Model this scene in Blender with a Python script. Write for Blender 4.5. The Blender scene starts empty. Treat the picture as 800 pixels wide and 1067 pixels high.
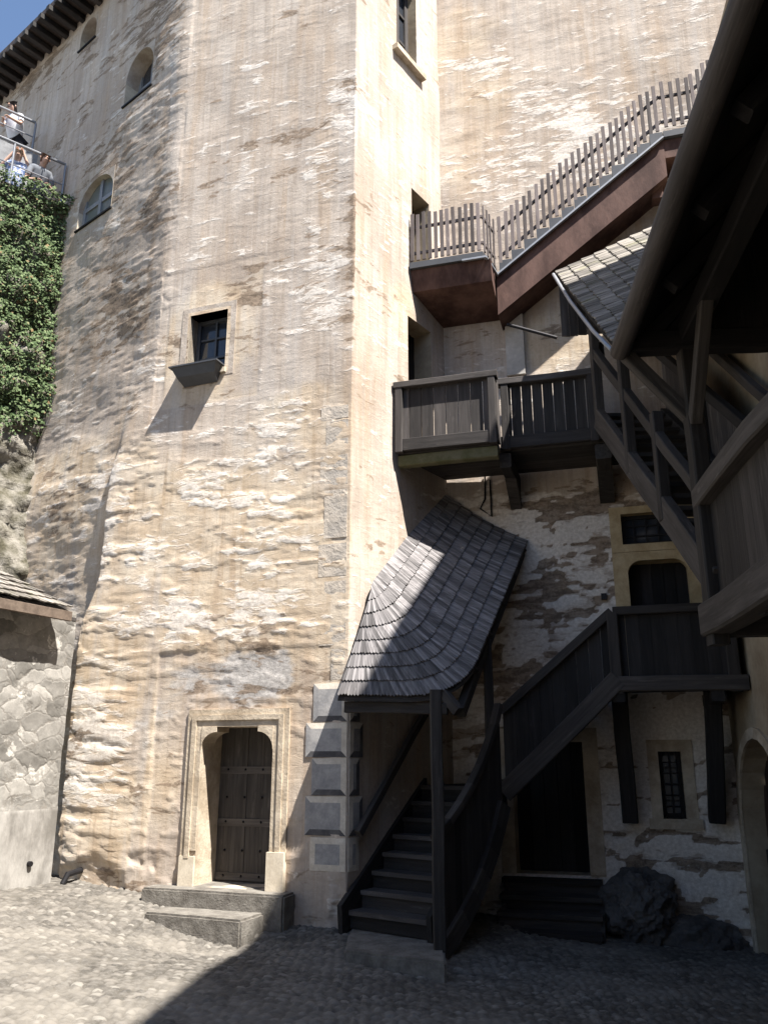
import bpy, bmesh, math, random
import numpy as np
from mathutils import Vector, Matrix
random.seed(7); RNG = np.random.RandomState(11)
SC = bpy.context.scene
COL = SC.collection
R = math.radians

# ------------------------------------------------------------------ camera model (photo 800 x 1067)
F, PW, PH, PITCH, EYE = 863.0, 800, 1067, R(16.5), 1.75
CP, SP = math.cos(PITCH), math.sin(PITCH)
def ray(px, py):
    r = (px - 400) / F; u = (533.5 - py) / F
    return Vector((r, CP - SP * u, SP + CP * u))
def at_y(px, py, Y):
    d = ray(px, py); k = Y / d.y
    return Vector((d.x * k, Y, EYE + d.z * k))
def at_z(px, py, z):
    d = ray(px, py); k = (z - EYE) / d.z
    return Vector((d.x * k, d.y * k, z))
class Plane:
    """vertical wall plane: origin, horizontal direction u, outward normal n"""
    def __init__(s, o, u, n):
        s.o = Vector((o[0], o[1], 0)); s.u = Vector((u[0], u[1], 0)).normalized()
        n = Vector((n[0], n[1], 0)); s.n = (n - s.u * n.dot(s.u)).normalized()
    def sz(s, px, py, off=0.0):
        d = ray(px, py); o = s.o + s.n * off
        k = (o - Vector((0, 0, EYE))).dot(s.n) / d.dot(s.n)
        p = Vector((0, 0, EYE)) + d * k
        return (p - s.o).dot(s.u), p.z
    def pt(s, a, z, off=0.0):
        p = s.o + s.u * a + s.n * off
        return Vector((p.x, p.y, z))
    def px(s, px, py, off=0.0):
        a, z = s.sz(px, py, off); return s.pt(a, z, off)
def gz(x, y=9.6):
    return -0.084 * (max(-6, min(5.0, x)) + 0.4) - .04 * (10 - max(4, min(10, y))) * (1 if y < 10 else 0) - .20 * math.exp(-((x + 1.9) / 1.2) ** 2 - ((y - 9.2) / .9) ** 2)

C0 = (-0.40, 9.65); C1 = (0.93, 11.5)
A = Plane(C0, (-.94, .342), (-.342, -.94))            # door facade of the tower, s runs to the left
S = Plane(C0, (1.33, 1.85), (.82, -.57))              # narrow return of the tower, s runs back
W = Plane((3.29, 10.82), (.961, -.276), (-.276, -.961))  # back wall, s runs to the right
WR = W.sz(765, 800)[0]
CD = W.pt(WR, 0)
D = Plane((CD.x, CD.y), (-.167, -.986), (-.986, .167))   # right wall, s runs towards the viewer

# ------------------------------------------------------------------ noise
def _h(ix, iy, seed):
    n = (ix.astype(np.int64) * 374761393 + iy.astype(np.int64) * 668265263 + seed * 974711) & 0x7fffffff
    n = ((n ^ (n >> 13)) * 1274126177) & 0x7fffffff
    n = (n ^ (n >> 16)) & 0xffff
    return n / 65535.0
def vn(x, y, seed=0):
    x = np.asarray(x, float); y = np.asarray(y, float)
    ix = np.floor(x); iy = np.floor(y); fx = x - ix; fy = y - iy
    fx = fx * fx * fx * (fx * (fx * 6 - 15) + 10); fy = fy * fy * fy * (fy * (fy * 6 - 15) + 10)
    a = _h(ix, iy, seed); b = _h(ix + 1, iy, seed); c = _h(ix, iy + 1, seed); d = _h(ix + 1, iy + 1, seed)
    return (a + (b - a) * fx) * (1 - fy) + (c + (d - c) * fx) * fy
def fbm(x, y, seed=0, o=4):
    r = 0; amp = .5; t = 0
    for i in range(o):
        r = r + amp * vn(x * 2 ** i + 17.3 * i, y * 2 ** i - 9.1 * i, seed + i * 7); t += amp; amp *= .5
    return r / t
def sst(a, b, x):
    t = np.clip((x - a) / (b - a), 0, 1); return t * t * (3 - 2 * t)

# ------------------------------------------------------------------ node helper
class NT:
    def __init__(s, name, rough=.85, spec=.25):
        s.m = bpy.data.materials.new(name); s.m.use_nodes = True
        s.t = s.m.node_tree; s.n = s.t.nodes; s.l = s.t.links
        s.b = s.n['Principled BSDF']; s.b.inputs['Roughness'].default_value = rough
        s.b.inputs['Specular IOR Level'].default_value = spec
    def put(s, sock, v):
        if hasattr(v, 'is_linked') or isinstance(v, bpy.types.NodeSocket): s.l.new(v, sock)
        elif isinstance(v, (tuple, list)) and len(v) == 3 and sock.type == 'RGBA': sock.default_value = (*v, 1)
        else: sock.default_value = v
    def coord(s): return s.n.new('ShaderNodeTexCoord').outputs['Object']
    def attr(s, name, out='Fac'):
        a = s.n.new('ShaderNodeAttribute'); a.attribute_name = name; return a.outputs[out]
    def map(s, v, sc=(1, 1, 1), loc=(0, 0, 0), rot=(0, 0, 0)):
        m = s.n.new('ShaderNodeMapping'); s.put(m.inputs['Vector'], v)
        m.inputs['Scale'].default_value = sc; m.inputs['Location'].default_value = loc; m.inputs['Rotation'].default_value = rot
        return m.outputs[0]
    def noise(s, v, scale=1, detail=5, rough=.6, dist=0):
        n = s.n.new('ShaderNodeTexNoise'); s.put(n.inputs['Vector'], v)
        n.inputs['Scale'].default_value = scale; n.inputs['Detail'].default_value = detail
        n.inputs['Roughness'].default_value = rough; n.inputs['Distortion'].default_value = dist
        return n.outputs['Fac']
    def vor(s, v, scale=1, feature='F1', rnd=1, out='Distance'):
        n = s.n.new('ShaderNodeTexVoronoi'); n.feature = feature; s.put(n.inputs['Vector'], v)
        n.inputs['Scale'].default_value = scale; n.inputs['Randomness'].default_value = rnd
        return n.outputs[out]
    def math(s, op, a, b=0.0, c=0.0, clamp=False):
        n = s.n.new('ShaderNodeMath'); n.operation = op; n.use_clamp = clamp
        s.put(n.inputs[0], a); s.put(n.inputs[1], b); s.put(n.inputs[2], c); return n.outputs[0]
    def step(s, x, a, b):
        n = s.n.new('ShaderNodeMapRange'); n.interpolation_type = 'SMOOTHSTEP'
        s.put(n.inputs['Value'], x); n.inputs['From Min'].default_value = a; n.inputs['From Max'].default_value = b
        return n.outputs[0]
    def mix(s, f, a, b, mode='MIX'):
        n = s.n.new('ShaderNodeMix'); n.data_type = 'RGBA'; n.blend_type = mode
        s.put(n.inputs[0], f); s.put(n.inputs[6], a); s.put(n.inputs[7], b); return n.outputs[2]
    def mul(s, c, v):
        n = s.n.new('ShaderNodeVectorMath'); n.operation = 'SCALE'; s.put(n.inputs[0], c); s.put(n.inputs['Scale'], v)
        return n.outputs[0]
    def bump(s, h, strength=.5, dist=.02, normal=None):
        n = s.n.new('ShaderNodeBump'); s.put(n.inputs['Height'], h)
        n.inputs['Strength'].default_value = strength; n.inputs['Distance'].default_value = dist
        if normal is not None: s.l.new(normal, n.inputs['Normal'])
        return n.outputs[0]
    def out(s, col, normal=None, rough=None):
        s.put(s.b.inputs['Base Color'], col)
        if normal is not None: s.l.new(normal, s.b.inputs['Normal'])
        if rough is not None: s.put(s.b.inputs['Roughness'], rough)
        return s.m

def wood(name, c1, c2, bump=.5, moss=None):
    t = NT(name, .8, .3)
    g = t.attr('gc', 'Vector'); rnd = t.attr('rnd')
    n1 = t.noise(t.map(g, (1.2, 22, 22)), 1, 5, .65, .6)
    n2 = t.noise(t.map(g, (.7, 3, 3)), 1, 4, .6)
    n3 = t.noise(t.map(g, (6, 90, 90)), 1, 3, .6)
    col = t.mix(t.step(n1, .3, .72), c1, c2)
    dk = tuple(x * .45 for x in c1)
    col = t.mix(t.math('MULTIPLY', t.step(n2, .5, .75), .6), col, dk)
    col = t.mix(t.math('MULTIPLY', t.step(n3, .6, .75), .35), col, dk)
    pale = t.noise(t.map(g, (2.2, 14, 14), (5, 3, 1)), 1, 6, .7)
    col = t.mix(t.math('MULTIPLY', t.step(pale, .56, .74), .5), col, tuple(min(.5, x * 1.9 + .012) for x in c2))
    if moss: col = t.mix(t.math('MULTIPLY', t.step(t.noise(t.coord(), 3.1, 5, .7), .52, .7), .7), col, moss)
    v = t.math('MULTIPLY_ADD', rnd, 1.05, .5)
    col = t.mul(col, v)
    return t.out(col, t.bump(t.math('ADD', n1, t.math('MULTIPLY', n3, .6)), bump, .006))

def plaster(name):
    """weathered lime plaster; zone attributes say where each weathering sits on the wall"""
    t = NT(name, .93, .12)
    c = t.coord(); w = t.attr('wall', 'Vector')           # wall coords: (along, up, 0)
    och, whi, gre, sta, rgh = (t.attr(k) for k in ('ochre', 'white', 'grey', 'stain', 'rough'))
    big = t.noise(w, .9, 4, .55)
    rag = t.noise(t.map(w, (2.0, 6.5, 1)), 1, 8, .62, .5)      # ragged horizontal islands
    rag2 = t.noise(t.map(w, (4.5, 13, 1), (3, 7, 0)), 1, 7, .62, .8)
    rag3 = t.noise(t.map(w, (1.7, 5.0, 1), (11, 4, 0)), 1, 8, .62, .6)
    fine = t.noise(w, 22, 6, .7)
    stk = t.noise(t.map(w, (9, .55, 1), (1, 2, 0)), 1, 5, .6)   # run-down streaks
    stk2 = t.noise(t.map(w, (26, 1.3, 1), (5, 2, 0)), 1, 4, .6)
    col = t.mix(t.step(big, .35, .65), (.405, .338, .280), (.515, .445, .378))
    col = t.mix(t.math('MULTIPLY', t.step(stk, .42, .66), .55), col, (.33, .272, .222))
    col = t.mix(t.math('MULTIPLY', t.step(stk2, .56, .72), .35), col, (.66, .60, .52))
    om = t.step(t.math('ADD', och, t.math('MULTIPLY_ADD', big, .9, -.45)), .25, .85)
    ocol = t.mix(t.step(t.noise(w, 2.3, 5, .6), .35, .68), (.52, .41, .29), (.62, .53, .415))
    ocol = t.mix(t.math('MULTIPLY', t.step(stk, .5, .7), .55), ocol, (.40, .285, .18))
    col = t.mix(t.math('MULTIPLY', om, .9), col, ocol)
    st3 = t.noise(t.map(w, (3.2, .22, 1), (7, 1, 0)), 1, 6, .62, .3); st4 = t.noise(t.map(w, (14, .5, 1), (2, 9, 0)), 1, 4, .65)
    col = t.mix(t.math('MULTIPLY', t.step(st3, .50, .68), .52), col, (.40, .295, .205))
    col = t.mix(t.math('MULTIPLY', t.step(st3, .48, .32), .40), col, (.47, .445, .42))
    col = t.mix(t.math('MULTIPLY', t.step(st4, .56, .70), .30), col, (.27, .21, .165))
    gm = t.step(t.math('ADD', gre, t.math('MULTIPLY_ADD', rag, .9, -.45)), .3, .62)
    col = t.mix(t.math('MULTIPLY', gm, .85), col, t.mix(t.step(fine, .35, .65), (.35, .335, .32), (.49, .47, .45)))
    wm = t.step(t.math('ADD', t.math('ADD', whi, t.math('MULTIPLY_ADD', rag, 3.0, -1.5)), t.math('MULTIPLY_ADD', rag2, 2.2, -1.1)), .28, .74)
    wc = t.mix(t.step(fine, .3, .7), (.61, .55, .48), (.76, .71, .65))
    col = t.mix(t.math('MULTIPLY', wm, .80), col, wc)
    sm = t.step(t.math('ADD', t.math('ADD', sta, t.math('MULTIPLY_ADD', rag3, 3.0, -1.5)), t.math('MULTIPLY_ADD', rag2, 1.7, -.85)), .38, .62)
    sc_ = t.mix(t.step(t.math('ADD', rag2, t.math('MULTIPLY_ADD', fine, .5, -.25)), .36, .62), (.105, .072, .048), (.26, .195, .14))
    col = t.mix(t.math('MULTIPLY', sm, .85), col, sc_)
    pit = t.step(t.noise(w, 9, 5, .75), .60, .74)
    col = t.mix(t.math('MULTIPLY', pit, .45), col, (.30, .24, .18))
    col = t.mul(col, t.math('MULTIPLY_ADD', fine, .55, .72))
    b1 = t.bump(t.math('ADD', t.math('MULTIPLY', fine, .5), t.math('MULTIPLY', wm, .35)), .5, .010)
    b2 = t.bump(rag2, .22, .03, b1)
    b3 = t.bump(t.noise(c, 75, 3, .7), .35, .006, b2)
    return t.out(col, b3)

def simple(name, c1, c2, scale=6, rough=.9, bump=.4, dist=.01, spec=.2, stretch=(1, 1, 1)):
    t = NT(name, rough, spec); c = t.map(t.coord(), stretch)
    n = t.noise(c, scale, 6, .65); f = t.noise(c, scale * 7, 4, .7)
    col = t.mix(t.step(n, .33, .68), c1, c2)
    col = t.mul(col, t.math('MULTIPLY_ADD', f, .5, .75))
    return t.out(col, t.bump(t.math('ADD', n, t.math('MULTIPLY', f, .5)), bump, dist))

def m_flat(name, c, rough=.6, metal=0, spec=.3):
    t = NT(name, rough, spec); t.b.inputs['Metallic'].default_value = metal
    n = t.noise(t.coord(), 9, 4, .6)
    return t.out(t.mul(t.mix(0.0, c, c), t.math('MULTIPLY_ADD', n, .5, .75)))

def m_cobble():
    t = NT('cobble_stone', .8, .3)
    c = t.coord(); r = t.attr('rnd'); e = t.attr('joint')
    n = t.noise(c, 30, 5, .7); b = t.noise(c, .8, 4, .6)
    col = t.mix(r, (.055, .050, .043), (.165, .150, .130))
    col = t.mix(t.step(t.math('FRACT', t.math('MULTIPLY', r, 17.3)), .86, .95), col, (.20, .186, .163))
    col = t.mix(t.math('MULTIPLY', t.step(n, .45, .7), .35), col, (.21, .197, .178))
    jt = t.mix(t.step(b, .4, .6), (.042, .037, .030), (.095, .084, .068))
    col = t.mix(t.math('MULTIPLY', e, .85), col, jt)
    col = t.mix(t.math('MULTIPLY', t.step(b, .52, .7), .35), col, (.20, .187, .165))
    d = t.noise(t.map(c, (.55, .8, 1), (4, 2, 0)), 1, 6, .65)
    col = t.mix(t.math('MULTIPLY', t.step(d, .46, .62), .5), col, (.215, .195, .165))
    col = t.mix(t.math('MULTIPLY', t.step(d, .44, .32), .45), col, (.07, .064, .056))
    return t.out(col, t.bump(t.noise(c, 55, 4, .7), .4, .008))

def m_rubble():
    t = NT('rubble_masonry', .92, .15); c = t.coord()
    cc = t.map(c, (1, 1, 1.7))
    nz_ = t.n.new('ShaderNodeTexNoise'); t.put(nz_.inputs['Vector'], c); nz_.inputs['Scale'].default_value = 5; nz_.inputs['Detail'].default_value = 5
    dcc = t.mix(.24, cc, nz_.outputs['Color'])
    v = t.vor(dcc, 4.4, 'DISTANCE_TO_EDGE')
    cell = t.vor(dcc, 4.4, 'F1', 1, 'Color')
    sep = t.n.new('ShaderNodeSeparateColor'); t.put(sep.inputs[0], cell)
    n = t.noise(c, 14, 6, .7)
    col = t.mix(sep.outputs[0], (.155, .146, .131), (.315, .298, .27))
    col = t.mix(t.math('MULTIPLY', t.step(t.noise(c, 4.5, 6, .7), .57, .64), .85), col, (.50, .475, .43))
    col = t.mul(t.mul(col, t.math('MULTIPLY_ADD', n, .9, .5)), t.math('MULTIPLY_ADD', t.noise(c, 1.6, 5, .7), 1.2, .4))
    col = t.mix(t.math('MULTIPLY', t.step(v, .045, .008), t.step(t.noise(c, 3, 4, .6), .4, .6)), col, (.17, .155, .135))
    h = t.math('ADD', t.step(v, 0, .12), t.math('MULTIPLY', n, .6))
    return t.out(col, t.bump(h, .28, .018))

def m_leaf():
    t = NT('ivy_leaf', .7, .12); r = t.attr('rnd')
    col = t.mix(r, (.042, .072, .028), (.14, .182, .085))
    col = t.mix(t.step(r, .965, .985), col, (.20, .14, .07))
    t.b.inputs['Subsurface Weight'].default_value = 0
    return t.out(col)

MT = {}
def build_materials():
    MT['plaster'] = plaster('weathered_plaster')
    MT['dark'] = wood('dark_timber', (.024, .0205, .019), (.048, .042, .038))
    MT['black'] = wood('blackened_timber', (.014, .0125, .012), (.027, .024, .0235))
    MT['beam'] = wood('weathered_beam', (.028, .024, .0215), (.056, .049, .044))
    MT['panel'] = wood('balcony_board', (.040, .035, .033), (.075, .066, .062))
    MT['shingle'] = wood('grey_shingle', (.105, .098, .098), (.20, .188, .186), .6)
    MT['shingle2'] = wood('mossy_shingle', (.12, .108, .094), (.22, .20, .175), .6, (.13, .125, .075))
    MT['picket'] = wood('grey_picket', (.095, .077, .073), (.165, .140, .134))
    MT['redbrown'] = simple('red_brown_paint', (.050, .026, .021), (.125, .072, .058), 2.6, .75, .5, .012, stretch=(1, 1, .45))
    MT['stone'] = simple('cut_stone', (.34, .275, .20), (.54, .46, .355), 3.2, .9, .8, .018)
    MT['palestone'] = simple('pale_stone', (.50, .43, .33), (.60, .53, .42), 6, .88, .35)
    MT['yellowstone'] = simple('yellow_stone', (.36, .27, .15), (.48, .38, .235), 5, .88, .4)
    MT['step'] = simple('worn_step_stone', (.115, .104, .09), (.20, .185, .162), 7, .85, .8, .02)
    MT['door'] = wood('old_door_wood', (.045, .039, .034), (.085, .075, .066))
    MT['blackdoor'] = wood('black_door_wood', (.012, .011, .012), (.020, .018, .019))
    MT['arch'] = wood('red_brown_door', (.045, .026, .020), (.075, .045, .035))
    MT['iron'] = m_flat('iron', (.025, .024, .026), .55, .6)
    MT['zinc'] = m_flat('zinc_sheet', (.30, .31, .33), .5, .5)
    MT['darkzinc'] = m_flat('dark_sheet', (.075, .078, .085), .55, .3)
    MT['glass'] = m_flat('window_glass', (.03, .035, .045), .08, 0, .6)
    MT['dustyglass'] = m_flat('dusty_glass', (.13, .145, .14), .3, 0, .5)
    MT['cobble'] = m_cobble()
    MT['earth'] = simple('earth', (.16, .14, .115), (.25, .22, .18), 2, .95, .6)
    MT['rock'] = simple('cliff_rock', (.075, .068, .045), (.27, .25, .215), 3.4, .95, 1.0, .06)
    MT['boulder'] = simple('dark_boulder', (.06, .056, .055), (.13, .122, .115), 3, .95, .8, .04)
    MT['rubble'] = m_rubble()
    MT['cement'] = simple('lime_render', (.15, .14, .125), (.34, .322, .295), 2.6, .93, .5, .015, stretch=(1, 1, .5))
    MT['leaf'] = m_leaf()
    MT['concrete'] = simple('terrace_concrete', (.17, .17, .175), (.26, .26, .265), 4)
    MT['steel'] = m_flat('rail_steel', (.22, .225, .24), .45, .5)
    MT['soffit'] = wood('brown_eave_board', (.055, .040, .034), (.095, .072, .06))
    MT['qlight'] = simple('painted_light_bevel', (.50, .445, .37), (.64, .585, .50), 7, .93, .35)
    MT['qgrey'] = simple('painted_grey_face', (.25, .245, .245), (.38, .365, .35), 6, .93, .35)
    MT['qdark'] = simple('painted_dark_bevel', (.075, .073, .078), (.14, .135, .135), 7, .93, .35)
    MT['qfaint'] = simple('faded_grey_paint', (.37, .335, .295), (.52, .45, .37), 2.2, .93, .8, .03)
    MT['headplaster'] = simple('arch_head_plaster', (.33, .275, .225), (.48, .42, .36), 4, .93, .6, .02)
    MT['wallwhite'] = simple('white_render', (.40, .375, .34), (.56, .53, .49), 2, .93, .5)
    MT['wallochre'] = simple('ochre_render', (.24, .185, .125), (.36, .30, .215), 1.7, .93, .5)
    MT['skin'] = m_flat('skin', (.52, .33, .25), .6)
    MT['hairdark'] = m_flat('dark_hair', (.015, .011, .010), .5)
    MT['hairfair'] = m_flat('fair_hair', (.50, .36, .24), .5)
    MT['hairbrown'] = m_flat('brown_hair', (.10, .05, .03), .5)
    MT['whitecloth'] = m_flat('white_cloth', (.70, .70, .72), .9)
    MT['darkcloth'] = m_flat('dark_cloth', (.02, .02, .026), .9)
    MT['greycloth'] = m_flat('grey_cloth', (.16, .17, .19), .9)
    t = NT('patterned_shirt', .9)
    MT['bluecloth'] = t.out(t.mix(t.step(t.noise(t.coord(), 22, 2), .45, .55), (.62, .64, .70), (.16, .22, .40)))
build_materials()

# ------------------------------------------------------------------ mesh builder
ROOTLOC = {}
class MB:
    def __init__(s): s.v = []; s.f = []; s.mi = []; s.gc = []; s.rn = []
    def add(s, vs, fs, mi=0, gc=None, rnd=None):
        b = len(s.v); rnd = random.random() if rnd is None else rnd
        s.v += [Vector(v) for v in vs]
        s.gc += gc if gc is not None else [Vector(v) for v in vs]
        s.rn += [rnd] * len(vs)
        for f in fs: s.f.append([b + i for i in f]); s.mi.append(mi)
        return s
    def beam(s, p0, p1, w, h, up=(0, 0, 1), mi=0, ch=None, rnd=None, taper=1.0):
        """chamfered timber from p0 to p1, w across, h along 'up'"""
        p0 = Vector(p0); p1 = Vector(p1); d = p1 - p0; L = d.length; d.normalize()
        up = Vector(up); x = d.cross(up)
        if x.length < 1e-4: x = d.cross(Vector((1, .3, 0)))
        x.normalize(); y = x.cross(d).normalized()
        ch = min(w, h) * .09 if ch is None else ch
        a, b = w / 2, h / 2
        prof = [(a - ch, -b), (a, -b + ch), (a, b - ch), (a - ch, b), (-a + ch, b), (-a, b - ch), (-a, -b + ch), (-a + ch, -b)]
        off = Vector((random.random() * 40, random.random() * 9, random.random() * 9))
        vs = []; gc = []
        nseg = max(1, int(L / .5)) if min(w, h) > .06 else 1
        wob = min(w, h) * .06 if nseg > 1 else 0
        for k in range(nseg + 1):
            f = k / nseg; q = p0 + d * L * f; tp = 1 + (taper - 1) * f
            jx = random.uniform(-wob, wob); jy = random.uniform(-wob, wob)
            for (i, j) in prof:
                vs.append(q + x * (i * tp + jx) + y * (j * tp + jy)); gc.append(Vector((L * f, i, j)) + off)
        fs = []
        for k in range(nseg):
            for i in range(8):
                j = (i + 1) % 8; fs.append([k * 8 + i, k * 8 + j, (k + 1) * 8 + j, (k + 1) * 8 + i])
        fs.append(list(range(7, -1, -1))); fs.append([nseg * 8 + i for i in range(8)])
        return s.add(vs, fs, mi, gc, rnd)
    def hexa(s, pts, mi=0, grain=None, rnd=None):
        """8 corner points: bottom 4 then top 4, same order"""
        fs = [[3, 2, 1, 0], [4, 5, 6, 7], [0, 1, 5, 4], [1, 2, 6, 5], [2, 3, 7, 6], [3, 0, 4, 7]]
        g = None
        if grain is not None:
            d = Vector(grain).normalized(); a = d.orthogonal().normalized(); b = d.cross(a)
            off = Vector((random.random() * 40, random.random() * 9, random.random() * 9))
            g = [Vector((Vector(p).dot(d), Vector(p).dot(a), Vector(p).dot(b))) + off for p in pts]
        return s.add(pts, fs, mi, g, rnd)
    def slab(s, quad, th, mi=0, grain=None, rnd=None):
        """quad of 4 points thickened by vector th"""
        th = Vector(th); q = [Vector(p) for p in quad]
        return s.hexa(q + [p + th for p in q], mi, grain, rnd)
    def prism(s, poly, ext, mi=0, grain=None):
        n = len(poly); e = Vector(ext); vs = [Vector(p) for p in poly] + [Vector(p) + e for p in poly]
        fs = [list(range(n - 1, -1, -1)), list(range(n, 2 * n))] + [[i, (i + 1) % n, n + (i + 1) % n, n + i] for i in range(n)]
        g = None
        if grain is not None:
            d = Vector(grain).normalized(); a = d.orthogonal().normalized(); b = d.cross(a)
            g = [Vector((Vector(p).dot(d), Vector(p).dot(a), Vector(p).dot(b))) for p in vs]
        return s.add(vs, fs, mi, g)
    def tube(s, path, r, mi=0, seg=10, r2=None):
        path = [Vector(p) for p in path]; n = len(path); vs = []; gc = []; L = 0
        px = None
        for k, p in enumerate(path):
            d = (path[min(k + 1, n - 1)] - path[max(k - 1, 0)]).normalized()
            x = d.orthogonal().normalized() if px is None else (px - d * px.dot(d)).normalized()
            px = x; y = d.cross(x)
            if k: L += (p - path[k - 1]).length
            rr = r if r2 is None else r + (r2 - r) * k / (n - 1)
            for i in range(seg):
                a = 2 * math.pi * i / seg
                vs.append(p + x * math.cos(a) * rr + y * math.sin(a) * rr); gc.append(Vector((L, math.cos(a) * rr, math.sin(a) * rr)))
        fs = [[k * seg + i, k * seg + (i + 1) % seg, (k + 1) * seg + (i + 1) % seg, (k + 1) * seg + i] for k in range(n - 1) for i in range(seg)]
        fs += [list(range(seg - 1, -1, -1)), [(n - 1) * seg + i for i in range(seg)]]
        return s.add(vs, fs, mi, gc)
    def build(s, name, mats, parent=None, label=None, smooth=False, recalc=True):
        if not isinstance(mats, (list, tuple)): mats = [mats]
        off = Vector((0, 0, 0)); p = parent
        while p is not None: off += p.location; p = p.parent
        me = bpy.data.meshes.new(name)
        me.from_pydata([tuple(v - off) for v in s.v], [], s.f)
        a = me.attributes.new('gc', 'FLOAT_VECTOR', 'POINT'); a.data.foreach_set('vector', [c for g in s.gc for c in g])
        a = me.attributes.new('rnd', 'FLOAT', 'POINT'); a.data.foreach_set('value', s.rn)
        for m in mats: me.materials.append(MT[m] if isinstance(m, str) else m)
        me.polygons.foreach_set('material_index', s.mi)
        if recalc:
            bm = bmesh.new(); bm.from_mesh(me); bmesh.ops.recalc_face_normals(bm, faces=bm.faces); bm.to_mesh(me); bm.free()
        if smooth: me.polygons.foreach_set('use_smooth', [True] * len(me.polygons))
        o = bpy.data.objects.new(name, me); COL.objects.link(o)
        if parent is not None: o.parent = parent
        if label: o['label'] = label
        return o
def tag(o, label=None, cat=None, group=None, kind=None):
    for k, v in (('label', label), ('category', cat), ('group', group), ('kind', kind)):
        if v: o[k] = v
    return o
def thing(name, label, cat, loc, group=None):
    o = bpy.data.objects.new(name, None); COL.objects.link(o); o.location = Vector(loc); o.empty_display_size = .2
    return tag(o, label, cat, group)
def raw_mesh(name, V, Fc, mats, parent=None, attrs=None, vecattrs=None, smooth=True, mi=None):
    off = Vector((0, 0, 0)); p = parent
    while p is not None: off += p.location; p = p.parent
    me = bpy.data.meshes.new(name)
    V = np.asarray(V, float) - np.array(off)
    Fc = np.asarray(Fc, np.int32); n = len(Fc); k = Fc.shape[1]
    me.vertices.add(len(V)); me.vertices.foreach_set('co', V.ravel())
    me.loops.add(n * k); me.loops.foreach_set('vertex_index', Fc.ravel())
    me.polygons.add(n); me.polygons.foreach_set('loop_start', np.arange(0, n * k, k)); me.polygons.foreach_set('loop_total', np.full(n, k))
    if smooth: me.polygons.foreach_set('use_smooth', np.ones(n, bool))
    for m in (mats if isinstance(mats, (list, tuple)) else [mats]): me.materials.append(MT[m])
    if mi is not None: me.polygons.foreach_set('material_index', mi)
    for kx, a in (attrs or {}).items():
        at = me.attributes.new(kx, 'FLOAT', 'POINT'); at.data.foreach_set('value', np.asarray(a, float).ravel())
    for kx, a in (vecattrs or {}).items():
        at = me.attributes.new(kx, 'FLOAT_VECTOR', 'POINT'); at.data.foreach_set('vector', np.asarray(a, float).ravel())
    me.update(calc_edges=True); me.validate()
    o = bpy.data.objects.new(name, me); COL.objects.link(o)
    if parent is not None: o.parent = parent
    return o

# ------------------------------------------------------------------ camera, sun, sky
cam = bpy.data.cameras.new('camera'); co = bpy.data.objects.new('camera', cam); COL.objects.link(co)
co.location = (0, 0, EYE); co.rotation_euler = (R(90) + PITCH, 0, 0)
cam.sensor_fit = 'VERTICAL'; cam.sensor_height = 36; cam.sensor_width = 27; cam.lens = F / PH * 36
cam.clip_start = .05; cam.clip_end = 4000
SC.camera = co
SUN = Vector((.355, -.365, .866)).normalized()
sl = bpy.data.lights.new('sun', 'SUN'); sl.energy = 5.0; sl.angle = R(.53); sl.color = (1, .955, .895)
so = bpy.data.objects.new('sun', sl); COL.objects.link(so); so.rotation_euler = SUN.to_track_quat('Z', 'Y').to_euler()
so.location = (8, -8, 30)
wd = bpy.data.worlds.new('World'); SC.world = wd; wd.use_nodes = True
bg = wd.node_tree.nodes['Background']; sky = wd.node_tree.nodes.new('ShaderNodeTexSky')
sky.sky_type = 'NISHITA'; sky.sun_disc = False; sky.sun_elevation = math.asin(SUN.z); sky.sun_rotation = math.atan2(SUN.x, SUN.y)
sky.altitude = 500; sky.air_density = 1.0; sky.dust_density = .6; sky.ozone_density = 1.5
wd.node_tree.links.new(sky.outputs[0], bg.inputs[0]); bg.inputs[1].default_value = .075
vs = SC.view_settings; vs.view_transform = 'Standard'; vs.look = 'None'; vs.exposure = 1.62; vs.gamma = 1; vs.use_curve_mapping = False
SC.cycles.max_bounces = 6; SC.cycles.diffuse_bounces = 4; SC.cycles.glossy_bounces = 2
SC.cycles.use_denoising = True

# ------------------------------------------------------------------ ground
g = MB()
xs = [-60, -6, 5.0, 60]
for i in range(3):
    z0, z1 = gz(xs[i]) - .33, gz(xs[i + 1]) - .33
    g.add([(xs[i], -60, z0), (xs[i + 1], -60, z1), (xs[i + 1], 80, z1), (xs[i], 80, z0)], [[0, 1, 2, 3]])
go = g.build('ground', 'earth', recalc=False); tag(go, kind='structure')

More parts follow.
